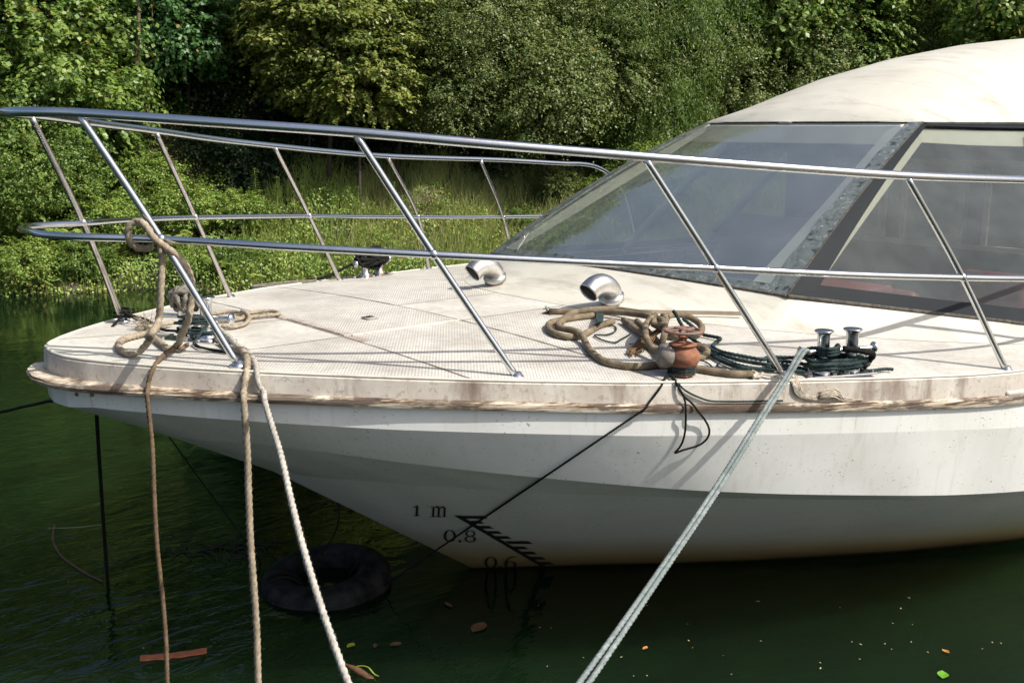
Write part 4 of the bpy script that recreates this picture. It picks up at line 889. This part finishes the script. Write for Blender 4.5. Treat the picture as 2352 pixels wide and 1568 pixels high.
tag(m_.build('floating_stalk', m_plain('pale_stalk', (.25, .30, .15), .7), base=list(map(float, at_z(170, 1211, 0)))), 'long pale stalk floating across the plumb black rope', 'stalk')
m_ = MB(); sweep(m_, [at_z(125, 1205, .012), at_z(122, 1240, .006), at_z(140, 1275, .004), at_z(195, 1315, .004), at_z(235, 1335, .004)], .008, 6, step=.03)
tag(m_.build('sunken_twig', m_plain('wet_twig', (.10, .05, .025), .6), base=list(map(float, at_z(170, 1275, 0)))), 'bent brown twig afloat left of the plumb black rope', 'twig')

# ---------------------------------------------------------------- bank and water
def shore(r_): return 19.2+.20*(r_+9.4)+.35*math.sin(r_*.55)+.2*math.sin(r_*1.7+1)
def hill(r_, d):
    s_ = d-shore(r_)
    if s_ < 0: return max(-2.0, s_*.8-.05)
    h = .25*min(s_, 1)+.52*max(0, min(s_-1, 3.0))
    h += 1.5*max(0, min(s_-4.6, 1.7)) if r_ > -6 else .8*max(0, min(s_-2.6, 3.5))
    h += .55*max(0, s_-6.1) if s_ < 32 else .55*25.9
    return h+.12*math.sin(r_*2.1+d)*min(1, s_)+.1*math.sin(r_*4.3-d*2)*min(1, s_)
m_ = MB(); rs = np.concatenate([np.linspace(-130, -26, 14), np.linspace(-24, 28, 105), np.linspace(30, 150, 16)]); rows = []
for k_ in range(74):
    rows.append([rd(r_, shore(r_)+so_, hill(r_, shore(r_)+so_)) for r_ in rs for so_ in [(-3+k_*.22 if k_ < 60 else 10.2+(k_-60)**2*1.6)]])
m_.grid(rows); tag(m_.build('bank_ground', EARTH), None, kind='structure')
def m_water():
    t = NT('river_water'); v = t.coord(rot=(0, 0, YAW), scale=(1, 1, 1)); v2 = t.coord(rot=(0, 0, YAW+.2), scale=(.8, 1.7, 1))
    n1 = t.noise(v2, 1.1, 3, .5, .6); n2 = t.noise(v2, 4.2, 3, .55, .9); n3 = t.noise(v2, 14, 2, .5, .4)
    calm = t.n('ShaderNodeMapRange', {0: t.xyz(t.coord())[0], 1: 1.5, 2: 4.2, 3: 1.0, 4: .22}, interpolation_type='SMOOTHSTEP').outputs[0]
    h = t.math('ADD', t.math('MULTIPLY', n1, 1.0), t.math('ADD', t.math('MULTIPLY', n2, .38), t.math('MULTIPLY', n3, .05)))
    h = t.math('MULTIPLY', h, calm)
    col = t.mix(t.ramp(t.noise(v, .5, 4, .6, .5), [(.35, 0), (.7, 1)]), (.0033, .0088, .0036), (.0058, .0175, .0060))
    p = t.pbr(Base_Color=col, Roughness=.02, IOR=1.38, Specular_IOR_Level=.5, Subsurface_Weight=1.0, Subsurface_Radius=(1.0, 1.3, 1.0), Subsurface_Scale=1.1, Normal=t.bump(h, .75, .040)); p.subsurface_method = 'BURLEY'; return t.m
m_ = MB(); m_.add([(-260, -260, 0), (300, -260, 0), (300, 300, 0), (-260, 300, 0)], [(0, 1, 2, 3)]); tag(m_.build('river_water', m_water(), smooth=False), None, kind='structure')

# ---------------------------------------------------------------- vegetation
def leaf_mesh(name, C, Nn, L_, W_, mat, droop=0.0, Dv=None):
    """one quad per leaf"""
    n = len(C); Nn = Nn/(np.linalg.norm(Nn, axis=1)[:, None]+1e-9)
    rnd_ = rng.normal(size=(n, 3)) if Dv is None else Dv+rng.normal(0, .35, (n, 3))
    U = rnd_-Nn*np.sum(rnd_*Nn, 1)[:, None]; U[:, 2] -= droop; U /= np.linalg.norm(U, axis=1)[:, None]+1e-9; S = np.cross(Nn, U); S /= np.linalg.norm(S, axis=1)[:, None]+1e-9
    ls = (L_*rng.uniform(.6, 1.25, n))[:, None]; ws = (W_*rng.uniform(.7, 1.2, n))[:, None]
    V = np.stack([C-U*ls*.5, C+S*ws*.5-U*ls*.05, C+U*ls*.5-Nn*ls*.12, C-S*ws*.5-U*ls*.05], 1).reshape(-1, 3)
    me = bpy.data.meshes.new(name); me.vertices.add(4*n); me.vertices.foreach_set('co', V.ravel().astype(np.float32))
    me.loops.add(4*n); me.loops.foreach_set('vertex_index', np.arange(4*n, dtype=np.int32))
    me.polygons.add(n); me.polygons.foreach_set('loop_start', np.arange(0, 4*n, 4, dtype=np.int32)); me.polygons.foreach_set('loop_total', np.full(n, 4, dtype=np.int32))
    me.materials.append(mat); me.update(calc_edges=True); return me
def puffs(n, rad, flat=1.0, inner=.25, low=-.9):
    out = []
    while len(out) < n:
        d = rng.normal(size=3); d /= np.linalg.norm(d)
        if d[2] < low: continue
        out.append((d*rad*(rng.uniform(inner, 1.0)**.45), rng.uniform(.16, .34)*rad))
    return out
def crown(name, rad, npf, nleaf, L_, W_, mat, flat=.8, droop=0., pf_flat=.75, up=.5, upright=False):
    """leaf clumps of very different size plus leafy twigs that break the outline"""
    C = []; N_ = []
    for c, r_ in puffs(npf, 1.0):
        r_ *= rng.uniform(.55, 1.5); nl = int(nleaf*.55*min(1.6, (r_/.25)**1.6))+20
        d = rng.normal(size=(nl, 3)); d /= np.linalg.norm(d, axis=1)[:, None]
        st = rng.uniform(.6, 1.4, 3)*np.array([1, 1, pf_flat]); rr_ = r_*np.abs(rng.normal(.78, .3, nl))
        C.append((c+d*rr_[:, None]*st)*np.array([rad, rad, rad*flat])); N_.append(d+np.array([0, 0, up])+rng.normal(0, .5, (nl, 3)))
    ntw = int(npf*nleaf*.5/26)
    for _ in range(ntw):
        d = rng.normal(size=3); d /= np.linalg.norm(d)
        if d[2] < -.8: continue
        d0 = d+rng.normal(0, .35, 3); d0[2] *= .6; p = d*rng.uniform(.5, .92); L0 = rng.uniform(.18, .42); k = 26
        t = rng.random(k)[:, None]; ax_ = d0/np.linalg.norm(d0)
        P = p+ax_*L0*t+np.array([0, 0, -.10-droop*.22])*t**2+rng.normal(0, .022, (k, 3))*(1.3-t)
        C.append(P*np.array([rad, rad, rad*flat])); N_.append(np.array([0, 0, .9])+d*.6+rng.normal(0, .35, (k, 3)))
    return leaf_mesh(name, np.vstack(C), np.vstack(N_), L_, W_, mat, droop)
def trunk_mesh(h, r0, lean=.1, limbs=6, mat=BARK, crown_r=1.5):
    m_ = MB(); P = [np.array([0, 0, -.3])]
    for k_ in range(1, 8): P.append(np.array([lean*k_*.25+rng.normal(0, .03), rng.normal(0, .04), h*k_/7]))
    sweep(m_, P, [r0, r0*.85, r0*.7, r0*.5, r0*.3], 9, step=.25)
    for k_ in range(limbs):
        z_ = h*rng.uniform(.55, .95); a = rng.random()*6.28; p = np.array([lean*z_/h*1.7, 0, z_]); d = np.array([math.cos(a), math.sin(a), .55]); L_ = crown_r*rng.uniform(.6, 1.0)
        sweep(m_, [p, p+d*L_*.5+rng.normal(0, .05, 3), p+d*L_+rng.normal(0, .08, 3)], [r0*.35, r0*.2, r0*.07], 6, step=.2)
    return m_
TRK = [trunk_mesh(1.0, .030, .1, 9, crown_r=.45).build('trunk', BARK_DK) for _ in range(3)]
TRUNKS = [o.data for o in TRK]
for o in TRK: bpy.data.objects.remove(o)
NAMES = {'broad': 'broadleaf_tree', 'cool': 'broadleaf_tree', 'yel': 'tiered_tree', 'olive': 'fine_leaved_tree', 'wil': 'willow_tree', 'dark': 'shade_toned_tree', 'bushd': 'tall_shrub', 'bush': 'tall_shrub'}
SPEC = {'broad': (40, 700, .125, .095, L_BROAD, .95, 0, .75, .5), 'cool': (36, 640, .115, .095, L_COOL, 1.0, 0, .75, .5), 'yel': (36, 760, .115, .065, L_YEL, .9, 0, .5, 1.2),
        'olive': (50, 1150, .072, .042, L_OLIVE, .95, 0, .8, .5), 'wil': (48, 950, .10, .024, L_WIL, 1.1, .9, 1.1, .3), 'dark': (56, 560, .12, .08, L_SHADE, .9, 0, .8, .5), 'bush': (50, 560, .060, .040, L_BUSH, .8, 0, .8, .6), 'bushd': (50, 560, .065, .036, L_BROAD, .85, 0, .8, .6), 'flow': (30, 300, .03, .02, L_FLOW, .8, 0, .8, .8)}
_cc = {}
def CROWN(kind, q):
    if (kind, q) not in _cc:
        n, nl, L_, W_, mat, fl, dr, pfl, up = SPEC[kind]
        _cc[(kind, q)] = crown(kind+'_crown', q, n, int(nl*{.9: .5, 1.6: 1.0, 2.3: 1.6}[q]), L_, W_, mat, fl, dr, pfl, up)
    return _cc[(kind, q)]
def put_tree(k_, P, rad, lb, i, group='trees along the far bank', cat='tree', nm=None, sq=1.0):
    q = .9 if rad < 1.0 else (1.6 if rad < 1.9 else 2.3)
    P = np.array(P, float); r_ = float((P-CAM)@HR); f = float((P-CAM)@HF); g = max(hill(r_, f), -.05)
    root = empty(nm or NAMES[k_], (P[0], P[1], g), lb, cat, group)
    c = bpy.data.objects.new('crown' if cat == 'tree' else 'foliage', CROWN(k_, q)); COL.objects.link(c); c.parent = root; c.location = (0, 0, P[2]-g); c.rotation_euler = (0, 0, i*1.3); c.scale = (rad/q, rad/q, rad/q*sq)
    h = max(.3, P[2]-g+rad*.1); t_ = bpy.data.objects.new('trunk' if cat == 'tree' else 'stem', TRUNKS[i % 3]); COL.objects.link(t_); t_.parent = root; w_ = min(3.2, max(.5, h*.55)); t_.scale = (w_, w_, h); t_.rotation_euler = (0, 0, i*2.1)
    return root
TREES = [
 ('broad', 60, 40, 22.3, 2.3, 'large bright broadleaf tree filling the upper left corner'), ('broad', 190, 250, 21.6, 1.4, 'lower bright broadleaf tree right under the upper left corner tree'), ('broad', 20, 290, 21.2, 1.3, 'bright broadleaf tree at the left edge behind the tip of the railing'),
 ('cool', 420, 70, 22.6, 1.4, 'blue green broadleaf tree right of the slim bare trunk'), ('cool', 430, -90, 23, 1.4, 'blue green broadleaf tree cut by the top edge left of the dark gap'), ('cool', 330, 190, 23.6, 1.2, 'blue green broadleaf tree behind the slim bare trunk'),
 ('yel', 740, 40, 22.0, 1.8, 'tiered tree with yellowish leaves at the top left of centre'), ('yel', 830, 180, 21.4, 1.3, 'small tiered yellowish tree reaching out over the dark hollow'), ('yel', 900, 60, 22.4, 1.5, 'tiered yellowish tree at the top edge left of the olive trees'), ('yel', 700, 180, 22.6, .95, 'little tiered yellowish tree at the left brink of the hollow'),
 ('olive', 1080, 60, 22.4, 1.9, 'olive fine leaved tree at the top centre'), ('olive', 1240, 210, 21.6, 1.5, 'olive fine leaved tree hanging low over the railing in the middle'), ('olive', 1290, 0, 22.8, 1.8, 'olive fine leaved tree at the top edge right of centre'), ('olive', 1040, 210, 22.2, 1.3, 'olive fine leaved tree just above the head of the second near stanchion'), ('olive', 1380, 150, 22.0, 1.4, 'olive fine leaved tree between the low olive tree and the narrow leaved tree'),
 ('wil', 1500, 60, 22.2, 1.8, 'bright narrow leaved tree left of the cabin roof'), ('wil', 1490, 260, 22.0, 1.2, 'small narrow leaved tree just above the windscreen foot'), ('olive', 1640, 190, 22.8, 1.5, 'olive tree low behind the front of the cabin roof'), ('wil', 1630, 40, 22.8, 1.5, 'narrow leaved tree above the front corner of the roof'),
 ('broad', 1760, 20, 23.4, 1.6, 'broadleaf tree at the top edge over the roof front'), ('broad', 1900, 60, 24, 1.9, 'mid green broadleaf tree behind the middle of the roof'), ('olive', 1800, 150, 23.8, 1.5, 'olive tree low behind the rising roof line'), ('olive', 2050, 110, 25, 1.8, 'shaded olive tree behind the crown of the roof'),
 ('dark', 2230, 0, 26, 2.3, 'dark tree in the upper right corner'), ('dark', 2120, 20, 27, 2.3, 'dark tree left of the upper right corner tree'), ('dark', 1120, 340, 24.4, 1.6, 'tree coloured dark for shade in the hollow behind the middle railing'), ('dark', 1330, 370, 24.2, 1.5, 'tree coloured dark for shade in the hollow left of the windscreen'), ('dark', 620, 320, 25.5, 1.6, 'tree coloured dark for shade in the hollow left of centre'),
 ('dark', 430, 270, 25, 1.6, 'tree coloured dark for shade low behind the slim bare trunk'), ('bushd', 80, 380, 20.6, 1.3, 'dense green shrub high on the left bank under the rail bow'), ('dark', 900, 300, 26, 1.6, 'tree coloured dark for shade deep behind the tiered trees'), ('dark', 590, 385, 23.2, 1.05, 'low bush coloured dark for shade, plugging the hollow behind the third far stanchion'), ('dark', 500, 350, 23.6, 1.1, 'low bush coloured dark for shade in the hollow left of the third far stanchion'), ('dark', 560, 80, 30, 2.3, 'tree coloured dark for shade in the black gap left of the tiered trees'), ('dark', 700, 150, 30, 2.3, 'tree coloured dark for shade far back behind the tiered trees'), ('bush', 1500, 400, 21.6, 1.1, 'bright shrub rising against the windscreen edge')]
def back(px, d): return d+max(0, shore((px-1176)/FOC*d)-19.3)*.95
for i, (k_, px, py, d, rad, lb) in enumerate(TREES): d2 = back(px, d); put_tree(k_, CAM+ray(px, py)*d2, rad*d2/d, lb, i)
# canopy added above the top edge for shade and water reflections; side trees too
for i, (r_, so_, z_, rad, k_) in enumerate([(-14, 4, 4.5, 2.4, 'broad'), (-12, 7, 9, 2.5, 'broad'), (-8, 7.5, 9.4, 2.4, 'cool'), (-4.5, 6.5, 9.2, 2.5, 'broad'), (-2, 6.5, 9.2, 2.4, 'yel'), (1, 6.6, 9.6, 2.5, 'olive'), (4, 6.6, 9.6, 2.5, 'olive'), (7, 6.4, 9.8, 2.5, 'wil'), (10, 5.5, 9, 2.5, 'dark'), (13, 3.5, 5, 2.6, 'broad'), (17, 4, 6, 2.7, 'olive'), (-18, 5, 6, 2.6, 'broad'), (-5, 10, 12.5, 2.8, 'broad'), (0, 10, 13, 2.8, 'yel'), (5, 10, 13, 2.8, 'olive'), (10, 10, 13, 2.8, 'dark'), (-10, 11, 13, 2.8, 'broad'), (14, 9, 11, 2.8, 'dark'), (-15, 10, 12, 2.8, 'broad'), (-22, 4, 4, 3, 'cool'), (-26, 5, 5, 3, 'broad'), (-31, 4, 5, 3.2, 'dark'), (-24, 10, 10, 3.2, 'broad'), (-19, 11, 11, 3.2, 'yel'), (21, 3.5, 5, 3, 'broad'), (25, 4, 5, 3, 'dark'), (30, 4, 5, 3.2, 'olive'), (19, 9, 10, 3.2, 'cool'), (24, 10, 10, 3.2, 'broad'), (30, 10, 11, 3.4, 'dark')]):
    f = shore(r_)+so_; put_tree(k_, rd(r_, f, z_), rad, 'tall out of view tree added to the far bank for shade, reflections and width', i, 'tall canopy trees above the picture')
# slim bare trunk left of centre and two at the upper right
for px, py0, py1, d, r0, lb in ((310, -120, 250, 21.9, .045, 'slim tall bare trunk between the two left tree crowns'), (342, -40, 240, 22.3, .02, 'thinner leaning stem right beside the slim tall bare trunk'), (2235, -150, 110, 25.2, .09, 'grey bare trunk in the upper right corner')):
    top = CAM+ray(px+6, py0)*d; bt = CAM+ray(px, py1)*d; r_ = float((bt-CAM)@HR); f = float((bt-CAM)@HF); g = hill(r_, f); bt2 = bt.copy(); bt2[2] = g-.2
    m_ = MB(); sweep(m_, [bt2, bt, (bt+top)/2+HR*.05, top], [r0*1.3, r0*1.1, r0, r0*.7], 8, step=.2)
    for k_ in range(4):
        q = bt+(top-bt)*rng.uniform(.05, .6); e = q+HR*rng.normal(0, .4)+np.array([0, 0, .35]); sweep(m_, [q, e], [r0*.3, r0*.08], 5, step=.1)
    root = empty('slender_tree', tuple(bt2), lb, 'tree'); o = m_.build('trunk', BARK); o.parent = root; o.matrix_parent_inverse = Matrix.Translation(-Vector(bt2))
# shrubs on the slope
SHR = [(860, 560, 20.4, .5, 'bush', 'bright low shrub right of the far bollard'), (1060, 545, 20.9, .5, 'bush', 'bright low shrub behind the middle rail over the far ventilator'), (1180, 500, 21.3, .5, 'bushd', 'mid green shrub by the fifth far stanchion'), (840, 500, 21.6, .45, 'bush', 'bright shrub left of the cream flowering shrub'), (1280, 430, 21.6, .55, 'olive', 'olive shrub under the curved end of the far rail'), (40, 470, 20.2, .85, 'bush', 'bright shrub at the left edge level with the middle rail'), (150, 420, 20.6, .8, 'bushd', 'mid green shrub behind the first far stanchion'), (60, 600, 19.3, .7, 'bush', 'bright shrub at the water edge in the left corner'), (250, 500, 20.0, .75, 'bush', 'bright shrub between the first two near stanchions'),
 (330, 400, 20.8, .75, 'bush', 'bright shrub below the slim bare trunk'), (190, 590, 19.4, .6, 'bushd', 'mid green shrub at the water edge behind the tan rope'), (420, 470, 20.5, .8, 'bush', 'bright shrub behind the second far stanchion'), (440, 600, 19.7, .55, 'bush', 'bright shrub at the water edge right of the tan rope'),
 (560, 590, 19.9, .6, 'bushd', 'mid green shrub at the water edge left of the third far stanchion'), (690, 610, 20.0, .55, 'bush', 'bright low shrub at the water edge before the far bollard'), (560, 480, 21.0, .6, 'bush', 'bright shrub left of the third far stanchion at rail height'), (960, 600, 20.6, .45, 'bush', 'bright low shrub behind the far ventilator'),
 (1450, 400, 21.6, .6, 'wil', 'narrow leaved shrub against the windscreen edge'), (1370, 440, 21.4, .5, 'bush', 'bright shrub beside the curved end of the far rail'), (780, 600, 20.1, .5, 'bushd', 'mid green shrub just left of the far bollard'), (980, 450, 21.2, .32, 'flow', 'cream flowering shrub behind the second near stanchion')]
for i, (px, py, d, rad, k_, lb) in enumerate(SHR): put_tree(k_, CAM+ray(px, py)*back(px, d+.4), rad, lb, i, 'shrubs on the bank slope', 'shrub', 'shrub', .9)
# undergrowth: leaves, ferns and grass over the slope, each one mass nobody could count
def slope_pts(n, r0, r1, s0, s1):
    out = np.empty((n, 3))
    for i in range(n):
        r_ = rng.uniform(r0, r1); s_ = rng.uniform(s0, s1); out[i] = rd(r_, shore(r_)+s_, hill(r_, shore(r_)+s_))
    return out
n = 82000; C = np.vstack([slope_pts(66000, -15, 13, -.25, 5.2), slope_pts(8000, -34, -15, -.25, 5.2), slope_pts(8000, 13, 32, -.25, 5.2)])
hgt = .10+.42*(np.sin(C[:, 0]*1.9)*np.sin(C[:, 1]*2.3)*.5+.5)+.18*(np.sin(C[:, 0]*5.1+1)*np.sin(C[:, 1]*4.7)*.5+.5)
C[:, 2] += hgt*rng.random(n)**.5; Nn = np.tile([.25, -.75, .7], (n, 1))+rng.normal(0, .4, (n, 3))
o = bpy.data.objects.new('undergrowth', leaf_mesh('undergrowth', C, Nn, .07, .045, L_BUSH)); COL.objects.link(o); tag(o, 'mixed low leafy undergrowth covering the bank slope', 'undergrowth', kind='stuff')
n = 90000; C = np.vstack([slope_pts(20000, -40, 40, 4.5, 17), slope_pts(25000, -18, 16, 6.2, 15), slope_pts(45000, -14, 12, 4.5, 6.5)]); C[:, 2] += rng.random(n)*.8; C -= HF*(rng.random(n)*.5)[:, None]; o = bpy.data.objects.new('dark_undergrowth', leaf_mesh('dark_undergrowth', C, rng.normal(size=(n, 3)), .12, .07, L_SHADE)); COL.objects.link(o); tag(o, 'ivy like cover coloured dark for shade on the steep bank behind the hollow', 'undergrowth', kind='stuff')  # near black leaf colour stands for deep shade on the steep bank
# grass
def blades(name, n, r0, r1, s0, s1, hmin, hmax, mat, label, wd=.015):
    m_v = []; m_f = []; P = slope_pts(n, r0, r1, s0, s1)
    for i in range(n):
        p = P[i]; h = rng.uniform(hmin, hmax); a = rng.random()*6.28; ln = rng.uniform(.1, .5)*h; u_ = np.array([math.cos(a), math.sin(a), 0]); s_ = np.array([HR[0], HR[1], 0])*wd/2
        q = p+u_*ln*.3+np.array([0, 0, h*.6]); e = p+u_*ln+np.array([0, 0, h]); k_ = len(m_v); m_v += [p-s_, p+s_, q+s_*.8, q-s_*.8, e]; m_f += [(k_, k_+1, k_+2, k_+3), (k_+3, k_+2, k_+4)]
    me = bpy.data.meshes.new(name); me.from_pydata([tuple(v_) for v_ in m_v], [], m_f); me.materials.append(mat); o = bpy.data.objects.new(name, me); COL.objects.link(o); tag(o, label, 'grass', kind='stuff')
blades('tall_grass', 15000, -5.5, 7, .1, 4.9, .25, .75, L_GRASS, 'tall green grass on the bank behind the railing')
blades('dry_grass', 5200, -3.4, 6, .6, 4.8, .35, .85, L_DRY, 'dry straw coloured grass on the bank behind the middle railing', .012)
blades('water_edge_grass', 2600, -14, 6, -.2, .5, .12, .35, L_GRASS, 'short grass fringe along the water edge')
# ferns
def fern_mesh():
    Cc = []; Nn = []; Dv = []
    for k_ in range(11):
        a = k_*2.4; u_ = np.array([math.cos(a), math.sin(a), 0]); L_ = rng.uniform(.35, .6)
        for j in range(16):
            t = j/16; p = u_*L_*t+np.array([0, 0, .32*math.sin(t*2.4)]); s_ = np.array([-u_[1], u_[0], 0])
            for sd in (-1, 1): wl = .11*(1-t)**.7; Cc.append(p+s_*sd*wl*.5); Nn.append(np.array([0, 0, 1])-u_*.3*(1-2*t)); Dv.append(s_*sd+u_*.4)
    return leaf_mesh('fern_fronds', np.array(Cc), np.array(Nn), .12, .03, L_BUSH, 0, np.array(Dv)*4)
FM = fern_mesh()
for i, (px, py, d, lb) in enumerate([(215, 640, 19.4, 'fern hanging over the water beside the pale rock'), (280, 600, 19.8, 'fern above the water just right of the pale rock'), (400, 570, 20.2, 'fern beside the tan rope at rail height'), (150, 560, 20.1, 'fern under the lower rail bow'), (500, 640, 19.7, 'fern at the water edge below the second far stanchion'), (20, 560, 20, 'fern at the left edge below the middle rail'), (610, 640, 19.9, 'fern at the water edge left of the far bollard'), (350, 520, 20.6, 'fern behind the second near stanchion foot loop'), (470, 530, 20.6, 'fern between the second and third far stanchions')]):
    P = CAM+ray(px, py)*back(px, d+.3); o = bpy.data.objects.new('fern', FM); COL.objects.link(o); o.location = P; o.rotation_euler = (R(-15), 0, i*1.1); o.scale = (1.2,)*3; tag(o, lb, 'fern', 'ferns on the bank')
# upright weeds
WM = MB(); sweep(WM, [(0, 0, 0), (.02, 0, .3), (.03, .02, .65)], [.008, .005, .002], 5, step=.08); wst = WM.build('stem', L_GRASS); wsm = wst.data; bpy.data.objects.remove(wst)
Cc = np.array([[.02+.07*math.cos(k_*2.2)*(1-k_/60), .07*math.sin(k_*2.2)*(1-k_/60), .08+k_*.0125] for k_ in range(46)]); Nn = np.tile([0, 0, 1.], (46, 1)); Dv = np.array([[math.cos(k_*2.2), math.sin(k_*2.2), .1] for k_ in range(46)])*5
WLM = leaf_mesh('weed_leaves', Cc, Nn, .14, .022, L_WIL, 0, Dv)
for i, (px, py, d, lb) in enumerate([(635, 460, 21.2, 'upright leafy weed by the top of the third far stanchion'), (765, 470, 21.4, 'upright leafy weed right of the third far stanchion'), (700, 480, 21.3, 'upright leafy weed crossing the third far stanchion'), (590, 440, 21.6, 'upright leafy weed in front of the dark hollow'), (905, 470, 21.5, 'upright leafy weed by the fourth far stanchion'), (820, 480, 21.6, 'upright leafy weed under the second near stanchion head'), (1100, 490, 21.6, 'upright leafy weed left of the fifth far stanchion')]):
    P = CAM+ray(px, py)*back(px, d); root = empty('weed', tuple(P-np.array([0, 0, .35])), lb, 'weed', 'upright weeds before the hollow')
    for nm, me in (('stem', wsm), ('leaves', WLM)): o = bpy.data.objects.new(nm, me); COL.objects.link(o); o.parent = root
    root.rotation_euler = (0, 0, i); root.scale = (1.3,)*3
# rock at the water edge
m_ = MB(); P = at_z(150, 668, 0); rows = []
for i in range(13):
    th = math.pi*i/12; rows.append([P+np.array([0, 0, .05])+(HR*.40*math.cos(th)+HF*.22*math.sin(th)*math.cos(ph)+np.array([0, 0, .13])*math.sin(th)*math.sin(ph))*(1+.18*math.sin(i*2.3+ph*3)) for ph in np.linspace(0, 2*math.pi, 15)])
m_.grid(rows); tag(m_.build('rock', ROCK, base=list(map(float, P)), angle=35), 'pale brown rock at the water edge on the left bank', 'rock')
